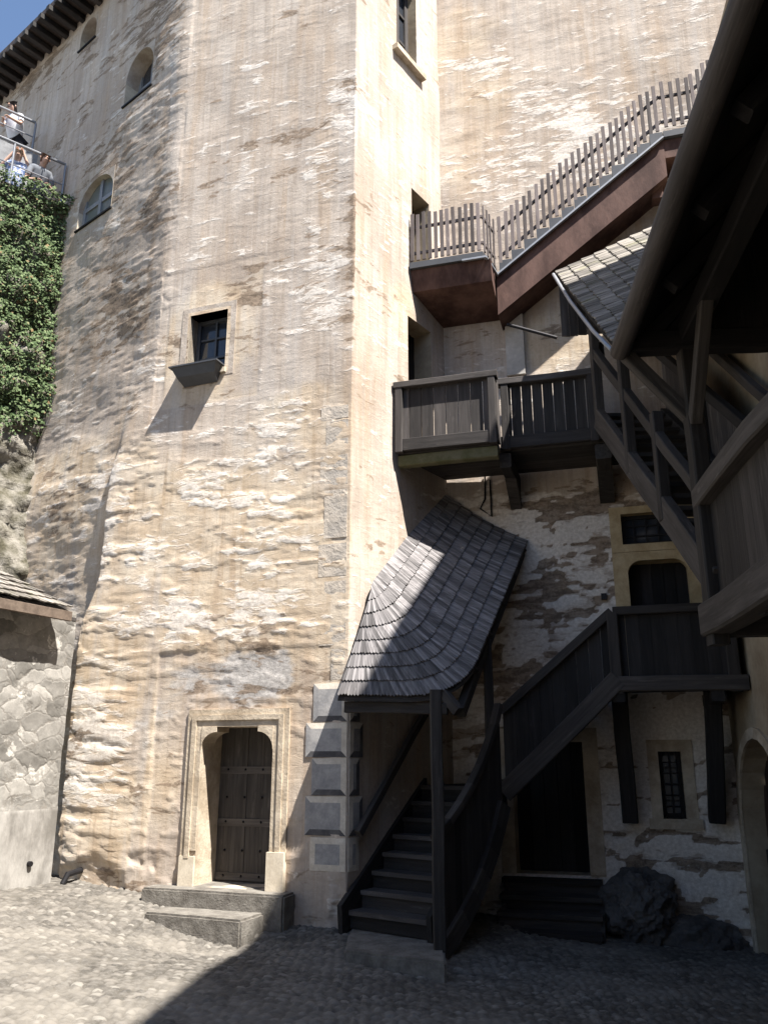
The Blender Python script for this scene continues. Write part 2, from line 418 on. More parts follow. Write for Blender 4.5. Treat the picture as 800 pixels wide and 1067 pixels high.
def cobbles():
    st = .021
    x = np.arange(-5.4, 4.9, st); y = np.arange(4.6, 12.2, st)
    X, Y = np.meshgrid(x, y)
    cs = .092
    wx = X + .03 * (fbm(X * 2, Y * 2, 5, 2) - .5); wy = Y + .03 * (fbm(X * 2, Y * 2, 9, 2) - .5)
    wy = wy * 1.28
    ix = np.floor(wx / cs); iy = np.floor(wy / cs)
    F1 = np.full(X.shape, 9.); F2 = np.full(X.shape, 9.); ID = np.zeros(X.shape)
    for dx in (-1, 0, 1):
        for dy in (-1, 0, 1):
            jx = _h(ix + dx, iy + dy, 3); jy = _h(ix + dx, iy + dy, 4)
            qx = (ix + dx + .12 + .76 * jx) * cs; qy = (iy + dy + .12 + .76 * jy) * cs
            d = np.hypot(wx - qx, wy - qy); idv = _h(ix + dx, iy + dy, 8)
            nearer = d < F1
            F2 = np.where(nearer, F1, np.minimum(F2, d)); ID = np.where(nearer, idv, ID); F1 = np.where(nearer, d, F1)
    e = np.clip((F2 - F1) / (cs * .55), 0, 1)
    dome = np.clip(e, 0, 1) ** .38 * (.75 + .25 * e)
    ht = .009 + .019 * _h(ix * 0 + np.floor(ID * 9999), iy * 0, 2)
    fill = .55 * sst(.5, .7, fbm(X * .9, Y * .9, 21, 3))          # places silted up with grit
    base = -.084 * (np.clip(X, -6, 5) + .4) - .04 * (10 - np.clip(Y, 4, 10)) - .20 * np.exp(-((X + 1.9) / 1.2) ** 2 - ((Y - 9.2) / .9) ** 2)
    Z = base + dome * (ht + .012) * (1 - .6 * fill) + .03 * (fbm(X * .7, Y * .7, 31, 3) - .5) - .004
    Z += .05 * sst(.6, 0, np.abs(-(X - C0[0]) * .342 - (Y - C0[1]) * .94)) * sst(-.2, .4, -X) * fbm(X * 3, Y * 3, 41)
    nx, ny = len(x), len(y)
    idx = np.arange(nx * ny).reshape(ny, nx)
    Fc = np.stack([idx[:-1, :-1], idx[:-1, 1:], idx[1:, 1:], idx[1:, :-1]], -1).reshape(-1, 4)
    V = np.stack([X, Y, Z], -1).reshape(-1, 3)
    joint = np.clip(sst(.36, .10, e) + .5 * fill * sst(.5, .2, e), 0, 1)
    o = raw_mesh('cobblestone_pavement', V, Fc, 'cobble', attrs={'rnd': ID, 'joint': joint})
    tag(o, kind='structure')
cobbles()

# ------------------------------------------------------------------ wall zones
class Zones:
    """soft blobs of weathering in wall coordinates, channel by channel"""
    CH = ('ochre', 'white', 'grey', 'stain', 'rough')
    def __init__(s, pl): s.pl = pl; s.b = []
    def blob(s, ch, px, py, rx, ry, w=1.0):
        a, z = s.pl.sz(px, py); a1, _ = s.pl.sz(px + rx, py); _, z1 = s.pl.sz(px, py - ry)
        s.b.append((ch, a, z, abs(a1 - a) + 1e-3, abs(z1 - z) + 1e-3, w)); return s
    def eval(s, a, z, base):
        out = {k: np.full(a.shape, base.get(k, 0.0)) for k in s.CH}
        wob = .35 * (fbm(a * 2.2, z * 2.2, 77, 4) - .5)
        for ch, ca, cz, ra, rz, w in s.b:
            d = np.hypot((a - ca) / ra, (z - cz) / rz) + wob
            out[ch] = out[ch] + w * sst(1.15, .55, d)
        return out
def grid_coords(lo, hi, step, snaps):
    n = max(2, int(round((hi - lo) / step)) + 1); c = np.linspace(lo, hi, n)
    used = set()
    for v in sorted(snaps):
        if lo < v < hi:
            i = int(np.argmin(np.abs(c - v)))
            while i in used: i += 1
            c[i] = v; used.add(i)
    return np.sort(c)
def rect_px(pl, x0, y0, x1, y1):
    """opening on a wall from photo extents (uses mid edges)"""
    ym = (y0 + y1) / 2; xm = (x0 + x1) / 2
    a = sorted([pl.sz(x0, ym)[0], pl.sz(x1, ym)[0]]); z = sorted([pl.sz(xm, y0)[1], pl.sz(xm, y1)[1]])
    return a[0], a[1], z[0], z[1]
def lumps(a, z, seed=0):
    """uneven plaster laid over rubble: flat-topped ledges and hollows, wider than high"""
    n1 = fbm(a * 3.2 + .6 * vn(a * 1.1, z * 1.3, seed + 4), z * 9.5, seed, 4)
    n2 = fbm(a * 8, z * 19, seed + 50, 3)
    big = fbm(a * .8, z * .9, seed + 90, 3)
    ridge = 1 - np.abs(n1 * 2 - 1)
    return .022 * (n1 - .5) + .012 * (ridge - .6) + .014 * (n2 - .5), .09 * (big - .5)
def flakes(a, z, seed, bias=0.0, fine=.4, soft=.02):
    """ragged islands of a plaster skin still on the wall"""
    w = fbm(a * 2.5, z * 2.5, seed + 5, 3)
    n = (1 - fine) * fbm(a * 1.6 + .5 * w, z * 5.2 + .8 * w, seed, 5) + fine * fbm(a * 3.4 + w, z * 13 + 1.2 * w, seed + 9, 5)
    return sst(.515 - soft, .515 + soft, n + bias)

# ------------------------------------------------------------------ TOWER
tower = thing('castle_tower', 'tall tower with patchy cream and ochre plaster and a stone framed door', 'tower', (-2.2, 11.5, gz(-2.2)))
A_WIN = rect_px(A, 197, 326, 236, 386)
dA0 = A.sz(283, 840)[0]; dA1 = A.sz(207, 840)[0]
A_DOOR = (dA0, dA1, A.sz(245, 926)[1], A.sz(245, 757)[1])
S_WIN = (S.sz(413, 0)[0], S.sz(433, 10)[0], S.sz(422, 62)[1], S.sz(422, 62)[1] + 1.7)
S_DOOR1 = (S.sz(429, 240)[0], S.sz(447, 240)[0], 8.80, S.sz(438, 205)[1])
S_DOOR2 = (S.sz(425, 370)[0], S.sz(449, 370)[0], 5.75, S.sz(437, 338)[1])
TZ0, TZ1 = -.6, 15.72
B_DIR = Vector((-.774, .633, 0)).normalized(); B_N = Vector((-.633, -.774, 0)).normalized()
KT = 3.05
KP = A.pt(KT, 0)
B = Plane((KP.x, KP.y), B_DIR, B_N)
def Brect(x0, y0, x1, y1):
    a0 = B.sz(x1, (y0 + y1) / 2)[0]; a1 = B.sz(x0, (y0 + y1) / 2)[0]
    return a0, a1
B_WINS = [  # arched niches: photo points of right jamb (near) top / bottom, left jamb bottom
    (160, 42, 158, 88, 129, 114), (120, 172, 116, 216, 79, 250), (103, 12, 98, 40, 82, 62)]
B_RECTS = []
for (ax, ay, bx, by, cx, cy) in B_WINS:
    s0, zt = B.sz(ax, ay); s0b, zb = B.sz(bx, by); s1, _ = B.sz(cx, cy)
    B_RECTS.append((min(s0, s0b), s1, zb, zt))
def build_tower():
    zc = grid_coords(TZ0, TZ1, .024, [v for r in (A_WIN, A_DOOR, S_WIN, S_DOOR1, S_DOOR2) for v in r[2:]] + [v for r in B_RECTS for v in r[2:]])
    sL = math.hypot(C1[0] - C0[0], C1[1] - C0[1])
    sc = grid_coords(0, sL, .034, [v for r in (S_WIN, S_DOOR1, S_DOOR2) for v in r[:2]])
    ac = grid_coords(0, 2.85, .024, [v for r in (A_WIN, A_DOOR) for v in r[:2]])
    nq = 44
    bc = grid_coords(.55, 6.6, .05, [v for r in B_RECTS for v in r[:2]])
    cols = []      # (face, param) from the inner corner round to the far left
    for s_ in sc[::-1][:-1]: cols.append(('S', s_))
    for a_ in ac: cols.append(('A', a_))
    for q in range(1, nq): cols.append(('K', q / nq))
    for b_ in bc: cols.append(('B', b_))
    nz = len(zc); nc = len(cols)
    X = np.zeros((nz, nc)); Y = X.copy(); NX = X.copy(); NY = X.copy(); U = X.copy()
    flare = sst(6.9, 5.2, zc)                      # lower tower is thicker round the left corner
    kt = KT + .86 * flare + .17 * sst(4.2, 3.2, zc)
    face = []
    for j, (fc, p) in enumerate(cols):
        face.append(fc)
        if fc == 'S':
            q = S.pt(p, 0); X[:, j] = q.x; Y[:, j] = q.y; NX[:, j] = S.n.x; NY[:, j] = S.n.y; U[:, j] = -p
        elif fc == 'A':
            q = A.pt(p, 0); X[:, j] = q.x; Y[:, j] = q.y; NX[:, j] = A.n.x; NY[:, j] = A.n.y; U[:, j] = p
        elif fc == 'K':
            # quadratic bezier from A(2.85) via the corner to B(.55); rounder when flared
            P0 = A.pt(2.85, 0); P2 = B.pt(.55, 0)
            for i in range(nz):
                Kc = A.pt(kt[i], 0); P2i = P2 + B_N * (.12 * flare[i])
                w = 3.2 - 2.3 * flare[i] + 1.6 * flare[i] * float(sst(4.1, 3.3, zc[i]))
                t = p; b0 = (1 - t) ** 2; b1 = 2 * t * (1 - t) * w; b2 = t * t; sm = b0 + b1 + b2
                q = (P0 * b0 + Kc * b1 + P2i * b2) / sm
                X[i, j] = q.x; Y[i, j] = q.y
            m = A.n.lerp(B_N, p).normalized(); NX[:, j] = m.x; NY[:, j] = m.y; U[:, j] = 2.85 + p * 1.0
        else:
            q = B.pt(p, 0); ex = .12 * flare
            X[:, j] = q.x + B_N.x * ex; Y[:, j] = q.y + B_N.y * ex; NX[:, j] = B_N.x; NY[:, j] = B_N.y; U[:, j] = 3.3 + p
    Z = np.repeat(zc[:, None], nc, 1)
    for j in range(1, nc):                       # true run round the corner, so the weathering is not stretched
        if face[j] in 'KB': U[:, j] = U[:, j - 1] + np.hypot(X[:, j] - X[:, j - 1], Y[:, j] - Y[:, j - 1])
    isA = np.array([f in 'A' for f in face])[None, :]; isS = np.array([f == 'S' for f in face])[None, :]
    isK = np.array([f in 'K' for f in face])[None, :]; isB = np.array([f in 'B' for f in face])[None, :]
    par = np.array([p for f, p in cols])[None, :] * np.ones((nz, 1))
    fine, big = lumps(U, Z, 3)
    rough = .55 + .7 * sst(6.5, 4.5, Z) * (1 - isS) + .9 * (isK | isB) + .4 * (fbm(U * .6, Z * .6, 8) - .5)
    rough = np.where(isS, .45, rough)
    # flat laid panels: round the window and round the doorway
    def rect(a0, a1, z0, z1, s=.02):
        return sst(a0 - s, a0 + s, U) * sst(a1 + s, a1 - s, U) * sst(z0 - s, z0 + s, Z) * sst(z1 + s, z1 - s, Z)
    w0, w1 = A.sz(272, 340)[0], A.sz(166, 340)[0]; wz0, wz1 = A.sz(215, 420)[1], A.sz(215, 278)[1]
    pw = rect(w0, w1, wz0, wz1)
    d0, d1 = A.sz(343, 800)[0], A.sz(158, 800)[0]; dz1 = A.sz(250, 677)[1]
    pd = rect(d0, d1, -1, dz1)
    rough = rough * (1 - .55 * pw) * (1 - .72 * pd)
    # smooth painted corner strip
    cs_ = isA * sst(.50, .42, U) * sst(5.0, 4.7, Z)
    rough = rough * (1 - .6 * cs_)
    lowz = sst(6.6, 5.0, Z); strip = isA * sst(1.0, .3, U)
    fb = -.05 + .035 * lowz + .03 * isK + .05 * strip * sst(6, 8, Z) - .05 * isS - .08 * (pd + pw) + .06 * (fbm(U * .7, Z * .7, 140, 3) - .5)
    fl = flakes(U, Z, 200, fb)
    amp = np.where(isA, .12 + .15 * lowz, np.where(isS, .2, .24))
    disp = fine * rough * amp + fl * (.0025 + .0045 * lowz * (isA | isK) + .003 * (isK | isB)) * (1 - .4 * isS) + big * np.where(isS | isA, .35, .8)
    disp += np.where(isA | isK, -.004 * pw - .007 * pd, 0)
    # foot of the wall broken away
    disp -= .05 * sst(.55, .15, Z - (-.084 * (X + .4))) * sst(.42, .6, fbm(U * 3, Z * 3, 60))
    # keep edges of openings true
    mask = np.ones((nz, nc))
    def near(face_is, r):
        d = np.maximum(np.maximum(r[0] - par, par - r[1]), np.maximum(r[2] - Z, Z - r[3]))
        return np.where(face_is, sst(.01, .16, d), 1)
    for r in (S_WIN, S_DOOR1, S_DOOR2): mask *= near(isS, r)
    for r in (A_WIN, A_DOOR): mask *= near(isA, r)
    for r in B_RECTS: mask *= near(isB, r)
    # corner S/A stays crisp
    crisp = np.where(isS | isA, sst(0, .10, np.abs(U)) * .8 + .2, 1)
    disp = disp * mask * crisp
    V = np.stack([X + NX * disp, Y + NY * disp, Z], -1).reshape(-1, 3)
    idx = np.arange(nz * nc).reshape(nz, nc)
    keep = np.ones((nz - 1, nc - 1), bool)
    zm = (zc[1:] + zc[:-1]) / 2; pm = np.array([p for f, p in cols])
    for fk, rs in (('S', (S_WIN, S_DOOR1, S_DOOR2)), ('A', (A_WIN, A_DOOR)), ('B', B_RECTS)):
        for r in rs:
            for j in range(nc - 1):
                if face[j] == fk and face[j + 1] == fk:
                    m = (pm[j] + pm[j + 1]) / 2
                    if r[0] < m < r[1]: keep[(zm > r[2]) & (zm < r[3]), j] = False
    Fc = np.stack([idx[:-1, :-1], idx[1:, :-1], idx[1:, 1:], idx[:-1, 1:]], -1)[keep]
    # weathering
    zo = Zones(A)
    for b in [('white', 365, 60, 32, 75, .5), ('white', 352, 165, 40, 60, .4), ('white', 345, 235, 40, 30, .35), ('white', 325, 310, 42, 55, .4),
              ('white', 350, 360, 45, 55, .2), ('white', 260, 500, 90, 40, .3), ('white', 250, 640, 110, 28, .4), ('white', 130, 600, 40, 60, .3), ('white', 110, 760, 35, 40, .4), ('white', 330, 580, 40, 60, .2), ('white', 110, 790, 35, 60, .2), ('white', 290, 590, 70, 60, .14),
              ('grey', 285, 460, 62, 50, .52), ('white', 300, 455, 50, 40, .2), ('grey', 140, 765, 24, 80, .6), ('stain', 120, 210, 60, 60, .25), ('stain', 90, 330, 40, 60, .25), ('grey', 115, 300, 16, 60, .8), ('grey', 150, 880, 20, 30, .3), ('grey', 250, 705, 75, 26, .36), ('grey', 260, 200, 90, 110, .12),
              ('stain', 378, 235, 16, 55, .8), ('stain', 374, 330, 20, 55, .6), ('stain', 370, 85, 25, 10, .5), ('stain', 280, 150, 80, 10, .35), ('stain', 345, 420, 45, 25, .12), ('stain', 165, 200, 25, 80, .3), ('stain', 120, 60, 60, 120, .25),
              ('stain', 214, 470, 6, 90, .28), ('stain', 196, 440, 20, 40, .15), ('stain', 270, 90, 60, 12, .16), ('stain', 230, 245, 55, 7, .26), ('stain', 270, 120, 70, 8, .2),
              ('stain', 110, 925, 40, 20, .5), ('stain', 150, 925, 20, 18, .6), ('stain', 340, 900, 20, 16, .2),
              ('ochre', 100, 710, 60, 90, .75), ('ochre', 250, 590, 170, 120, .55), ('ochre', 350, 680, 40, 60, .4), ('ochre', 330, 430, 80, 40, .35),
              ('ochre', 200, 560, 60, 80, .3), ('ochre', 215, 350, 50, 60, .75), ('ochre', 170, 800, 24, 130, .4), ('ochre', 300, 800, 20, 130, .5), ('ochre', 120, 850, 40, 60, .3)]:
        zo.blob(*b)
    zs = Zones(S)
    for b in [('white', 400, 150, 30, 90, .25), ('white', 405, 330, 20, 70, .3), ('white', 400, 470, 20, 80, .32), ('ochre', 420, 330, 14, 50, .6), ('stain', 445, 90, 8, 30, .2), ('stain', 418, 440, 6, 60, .3), ('grey', 440, 110, 8, 20, .5)]:
        zs.blob(*b)
    ea = zo.eval(U, Z, {'ochre': .0, 'white': -.17, 'grey': -.25, 'stain': -.16}); es = zs.eval(-U, Z, {'ochre': .10, 'white': -.10, 'grey': -.15, 'stain': -.02})
    at = {k: np.where(isS, es[k], ea[k]) for k in ea}
    at['ochre'] = at['ochre'] + np.where(isS, 0, .42 * sst(7.2, 5.6, Z)) - .2 * sst(8, 11, Z) * (1 - isS)
    at['stain'] = at['stain'] + np.where(isB | isK, .13 + .14 * sst(6, 9, Z), 0) + .06 * isA * sst(7, 9, Z)
    at['white'] = at['white'] + .16 * (isK * sst(6.5, 4.5, Z)) + np.where(isS, 0, (.26 + .2 * sst(7.0, 5.5, Z)) * fl - .08)
    # broad changes of weathering from patch to patch
    b1 = fbm(U * .75 + 3, Z * 1.1, 400, 4) - .5; b2 = fbm(U * .8 + 9, Z * 1.5, 410, 4) - .5; b3 = fbm(U * 2.2, Z * .35, 420, 3) - .5
    at['white'] = at['white'] + 1.5 * b1 * np.where(isS, .6, 1) + .6 * b3
    at['stain'] = at['stain'] + 1.5 * b2 * np.where(isS, .6, 1)
    at['grey'] = at['grey'] + .9 * b3
    at['ochre'] = at['ochre'] + .8 * b2 + .22 * (isB | isK)
    at['ochre'] = at['ochre'] + .42 * pw * isA; at['white'] = at['white'] - .45 * pw * isA - .40 * pd * isA
    at['stain'] = at['stain'] + .30 * pw * isA + .16 * pd * isA; at['grey'] = at['grey'] + pd * isA * (.22 + .28 * sst(1.6, 2.4, Z)); at['ochre'] = at['ochre'] - .35 * pd * isA
    # whitish mortar lines where the lifts of plaster meet
    line = np.zeros_like(Z)
    for zl, slope in ((A.sz(300, 60)[1], .02), (A.sz(300, 135)[1], -.02), (A.sz(300, 215)[1], .03)):
        line = np.maximum(line, sst(.07, .0, np.abs(Z - zl - slope * U - .05 * (fbm(U * 2, Z * 0, 5) - .5))))
    at['white'] = at['white'] + .34 * line * isA
    return raw_mesh('wall', V, Fc, 'plaster', tower, at, {'wall': np.stack([U, Z, Z * 0], -1)})
build_tower()

def reveal(mb, pl, r, depth, mi=0, th=.0, skip=''):
    a0, a1, z0, z1 = r; f = .004
    P = lambda a, z, o: pl.pt(a, z, o)
    for (p, q) in (((a0, z0), (a1, z0)), ((a1, z0), (a1, z1)), ((a1, z1), (a0, z1)), ((a0, z1), (a0, z0))):
        mb.add([P(p[0], p[1], f), P(q[0], q[1], f), P(q[0], q[1], -depth), P(p[0], p[1], -depth)], [[0, 1, 2, 3]], mi)
def wall_box(mb, pl, a0, a1, z0, z1, o0, o1, mi=0, grain=(0, 0, 1), rnd=None):
    P = pl.pt
    mb.hexa([P(a0, z0, o0), P(a1, z0, o0), P(a1, z0, o1), P(a0, z0, o1), P(a0, z1, o0), P(a1, z1, o0), P(a1, z1, o1), P(a0, z1, o1)], mi, grain, rnd)
def window(parent, pl, r, depth, nx, nz, frame='iron', lining='palestone', bar=.028, pane='glass', name='window', fw=.05):
    """recessed window: lining > frame with glazing bars > pane"""
    m = MB(); reveal(m, pl, r, depth)
    w = m.build(name, lining, parent, recalc=False)
    a0, a1, z0, z1 = r
    fr = MB(); o0, o1 = -depth + .01, -depth + .06
    wall_box(fr, pl, a0, a0 + fw, z0, z1, o0, o1); wall_box(fr, pl, a1 - fw, a1, z0, z1, o0, o1)
    wall_box(fr, pl, a0 + fw, a1 - fw, z0, z0 + fw, o0, o1); wall_box(fr, pl, a0 + fw, a1 - fw, z1 - fw, z1, o0, o1)
    for i in range(1, nx):
        c = a0 + (a1 - a0) * i / nx; wall_box(fr, pl, c - bar / 2, c + bar / 2, z0 + fw, z1 - fw, o0 + .008, o1 - .008)
    for i in range(1, nz):
        c = z0 + (z1 - z0) * i / nz; wall_box(fr, pl, a0 + fw, a1 - fw, c - bar / 2, c + bar / 2, o0 + .012, o1 - .012)
    fr.build('frame', frame, w)
    pn = MB(); P = pl.pt; q = -depth + .02
    pn.add([P(a0, z0, q), P(a1, z0, q), P(a1, z1, q), P(a0, z1, q)], [[0, 1, 2, 3]]); pn.build('pane', pane, w, recalc=False)
    return w
# small window with bars and its sloping ledge box
aw = window(tower, A, A_WIN, .26, 2, 3, 'darkzinc')
m = MB(); wall_box(m, A, A_WIN[0] - .02, A_WIN[1] + .02, A_WIN[2] - .07, A_WIN[2], -.24, .035); m.build('sill', 'palestone', aw)
m = MB()                                   # plastered border round the window
for (a0, a1, z0, z1) in ((A_WIN[0] - .13, A_WIN[0], A_WIN[2] - .1, A_WIN[3] + .12), (A_WIN[1], A_WIN[1] + .13, A_WIN[2] - .1, A_WIN[3] + .12), (A_WIN[0], A_WIN[1], A_WIN[3], A_WIN[3] + .12)):
    wall_box(m, A, a0, a1, z0, z1, -.2, -.001)
m.build('surround', 'headplaster', aw)
lz = A.sz(205, 388)[1]; a0, a1 = A_WIN[0] + .03, A_WIN[1] + .12
m = MB()
top = [A.pt(a0, lz + .02, 0), A.pt(a1, lz + .02, 0), A.pt(a1, lz + .015, .20), A.pt(a0, lz + .015, .20)]
bot = [A.pt(a0 + .08, lz - .20, 0), A.pt(a1 - .10, lz - .20, 0), A.pt(a1 - .06, lz - .11, .14), A.pt(a0 + .04, lz - .11, .14)]
m.hexa(bot + top); m.slab([A.pt(a0 - .03, lz + .02, 0), A.pt(a1 + .03, lz + .02, 0), A.pt(a1 + .03, lz + .015, .22), A.pt(a0 - .03, lz + .015, .22)], (0, 0, .022))
m.build('window_ledge', 'darkzinc', tower)
# upper window on the narrow return, door openings onto the balconies
window(tower, S, S_WIN, .22, 2, 3, 'panel', 'wallochre', .05, fw=.09)
m = MB(); wall_box(m, S, S_WIN[0] - .12, S_WIN[1] + .14, S_WIN[2] - .09, S_WIN[2], -.1, .10); m.build('window_sill', 'stone', tower)
for r in (S_DOOR1, S_DOOR2):
    m = MB(); reveal(m, S, r, .35); dw = m.build('doorway', 'wallochre', tower, recalc=False)
    m = MB()
    for k in range(4):
        u0 = r[0] + (r[1] - r[0]) * k / 4; u1 = r[0] + (r[1] - r[0]) * (k + 1) / 4
        wall_box(m, S, u0 + .003, u1 - .003, r[2], r[3], -.34, -.30)
    wall_box(m, S, r[0] - .05, r[1] + .05, r[2] - .05, r[3] + .05, -.42, -.345)
    m.build('door_leaf', 'dark', dw)
# arched niches on the receding left face
for bi, r in enumerate(B_RECTS):
    bd = (.30, .14, .30)[bi]
    a0, a1, z0, z1 = r; m = MB(); reveal(m, B, r, bd)
    w = m.build('arched_window', 'palestone', tower, recalc=False)
    # spandrels closing the head into an arch
    m = MB(); n = 10; rad = (a1 - a0) / 2; cx = (a0 + a1) / 2; rz = min(rad * 1.25, (z1 - z0) * .55); cz = z1 - rz
    for sgn in (-1, 1):
        poly = [B.pt(cx + sgn * rad, z1, .006)] + [B.pt(cx + sgn * rad * math.cos(t), cz + rz * math.sin(t), .006) for t in [math.pi / 2 * (1 - i / n) for i in range(n + 1)]]
        m.prism(poly, -B.n * (bd - .02))
    m.build('arch_head', MT['headplaster'], w)
    fr = MB(); o0, o1 = -bd + .02, -bd + .06
    for c in (a0 + .04, cx, a1 - .04): wall_box(fr, B, c - .04, c + .04, z0, z1, o0, o1)
    for c in (z0 + .04, z0 + (z1 - z0) * .5): wall_box(fr, B, a0 + .08, cx - .04, c - .04, c + .04, o0 + .005, o1 - .005); wall_box(fr, B, cx + .04, a1 - .08, c - .04, c + .04, o0 + .005, o1 - .005)
    fr.build('frame', 'zinc', w)
    pn = MB(); pn.add([B.pt(a0, z0, -bd + .03), B.pt(a1, z0, -bd + .03), B.pt(a1, z1, -bd + .03), B.pt(a0, z1, -bd + .03)], [[0, 1, 2, 3]]); pn.build('pane', ('glass', 'dustyglass', 'glass')[bi], w, recalc=False)
    m = MB(); wall_box(m, B, a0 - .03, a1 + .03, z0 - .03, z0, -.27, .03); m.build('sill', 'iron', w)
# main doorway
def doorway():
    a0, a1, z0, z1 = A_DOOR                    # a0 = right jamb, a1 = left jamb
    m = MB(); reveal(m, A, (a0, a1, z0, z1), .50); dw = m.build('doorway', 'stone', tower, recalc=False)  # darker stone on the reveal stands in for its shade
    # moulded stone surround in three stepped orders
    s = MB()
    for k, (w, o) in enumerate(((.075, .022), (.135, .040), (.20, .020))):
        i = (0, .075, .135)[k]
        lo = z0 + (.38 if k == 0 else .30)
        wall_box(s, A, a0 - w, a0 - i, lo, z1 + w, -.02, o); wall_box(s, A, a1 + i, a1 + w, lo, z1 + w, -.02, o)
        wall_box(s, A, a0 - i, a1 + i, z1 + i, z1 + w, -.02, o)
    # shouldered corners
    for sg, c in ((1, a0), (-1, a1)):
        poly = [A.pt(c, z1, .03), A.pt(c + sg * .20, z1, .03)]
        for i in range(9):
            t = math.pi / 2 * i / 8
            poly.append(A.pt(c + sg * (.20 - .20 * math.sin(t)), z1 - .06 - .20 * (1 - math.cos(t)), .03))
        s.prism(poly, -A.n * .30)
    s.build('surround', 'stone', dw)
    for (p, q, zz, o) in ((a0 - .20, a0 + .015, .40, .060), (a1, a1 + .20, .32, .035)):
        s = MB(); wall_box(s, A, p, q, z0 - .05, z0 + zz, -.02, o); s.build('plinth', 'palestone', dw)
    # leaf: boards with rails and studs
    d = MB(); n = 5
    for k in range(n):
        u0 = a0 + (a1 - a0) * k / n; u1 = a0 + (a1 - a0) * (k + 1) / n
        wall_box(d, A, u0 + .002, u1 - .002, z0, z1, -.50, -.45 + .006 * (k % 2))
    wall_box(d, A, a0 - .05, a1 + .05, z0 - .05, z1 + .05, -.58, -.505)
    lf = d.build('door_leaf', 'door', dw)
    for zz in (z0 + .02, z0 + .62, z0 + 1.22):
        d = MB(); wall_box(d, A, a0 + .01, a1 - .01, zz, zz + .085, -.455, -.435, grain=A.u); d.build('rail', 'door', dw)
    for i in range(4):
        for zz in (z0 + .07, z0 + .35, z0 + .67, z0 + .95, z0 + 1.27):
            c = A.pt(a0 + (a1 - a0) * (i + .5) / 4, zz, -.436); d = MB(); d.tube([c, c + A.n * .018], .016, seg=8, r2=.006); d.build('stud', 'iron', lf)
doorway()
# painted diamond-cut corner stones on both faces
def quoins():
    ys = [690, 712, 757, 790, 832, 870, 905]
    ys = [(712, 752), (753, 789), (790, 829), (830, 871), (873, 908)]
    for i, (y0, y1) in enumerate(ys):
        z1 = A.sz(345, y0)[1]; z0 = A.sz(345, y1)[1]
        left = A.sz((327, 319, 325, 318, 323)[i], (y0 + y1) / 2)[0]
        for pl, a0, a1 in ((A, .015, left), (S, .015, .20 + .06 * (i % 2))):
            off = .009; b = min(.065, (z1 - z0) * .24)
            P = lambda a, z, o=0: pl.pt(a, z, off + o)
            # a1 is the far side from the corner
            O = [P(a0, z0), P(a1, z0), P(a1, z1), P(a0, z1)]; I = [P(a0 + b, z0 + b, .006), P(a1 - b, z0 + b, .006), P(a1 - b, z1 - b, .006), P(a0 + b, z1 - b, .006)]
            m = MB(); last = (i == 4)
            for k, mi in ((0, 1), (1, 0 if pl is A else 1), (2, 2), (3, 2)):
                m.add([O[k], O[(k + 1) % 4], I[(k + 1) % 4], I[k]], [[0, 1, 2, 3]], 2 if last else mi)
            m.add(I, [[0, 1, 2, 3]], 0)
            back = [p - pl.n * .03 for p in O]
            for k in range(4): m.add([O[k], O[(k + 1) % 4], back[(k + 1) % 4], back[k]], [[0, 1, 2, 3]], 2)
            m.build('painted_corner_stone', ['qgrey', 'qdark', 'qlight'], tower, recalc=False)
    # faded ones higher up
    for i, (y0, y1, xl) in enumerate([(423, 436, 335), (438, 470, 340), (474, 505, 334), (510, 560, 338), (566, 600, 332), (605, 640, 338), (645, 672, 333), (676, 708, 345)]):
        z1 = A.sz(352, y0)[1]; z0 = A.sz(352, y1)[1]; l = A.sz(xl, (y0 + y1) / 2)[0]
        m = MB(); wall_box(m, A, .05, l, z0, z1, -.03, .0035); m.build('faded_corner_stone', 'qfaint', tower)
quoins()
# eave of the tower roof: soffit boards on rafter ends, seen high at the left
def tower_roof():
    z = 15.72; m = MB()
    kA = A.pt(-.6, 0); far = B.pt(9.0, 0)
    out = [A.pt(-.9, z, .40), A.pt(KT + .1, z, .42), B.pt(9.0, z, .62)]
    inn = [A.pt(-.9, z, -1.0), A.pt(KT - .3, z, -1.0), B.pt(9.0, z, -1.0)]
    top = A.pt(1.0, z + 5, -4.5); top2 = B.pt(5, z + 5, -4.5)
    for i in range(2):
        m.slab([out[i], out[i + 1], inn[i + 1], inn[i]], (0, 0, .05), grain=(out[i + 1] - out[i]))
    m.slab([out[0] + Vector((0, 0, .05)), out[1] + Vector((0, 0, .05)), top2, top], (0, 0, .08))
    m.slab([out[1] + Vector((0, 0, .05)), out[2] + Vector((0, 0, .05)), top2 + B_DIR * 4, top2], (0, 0, .08))
    rf = m.build('roof', 'soffit', tower)
    m = MB(); L = 9.0
    for k in range(int(L / .30)):
        s = .1 + k * .30; m.beam(B.pt(s, z - .07, -.05), B.pt(s, z - .07, .58), .12, .13)
    m.build('rafter', 'dark', rf)
tower_roof()

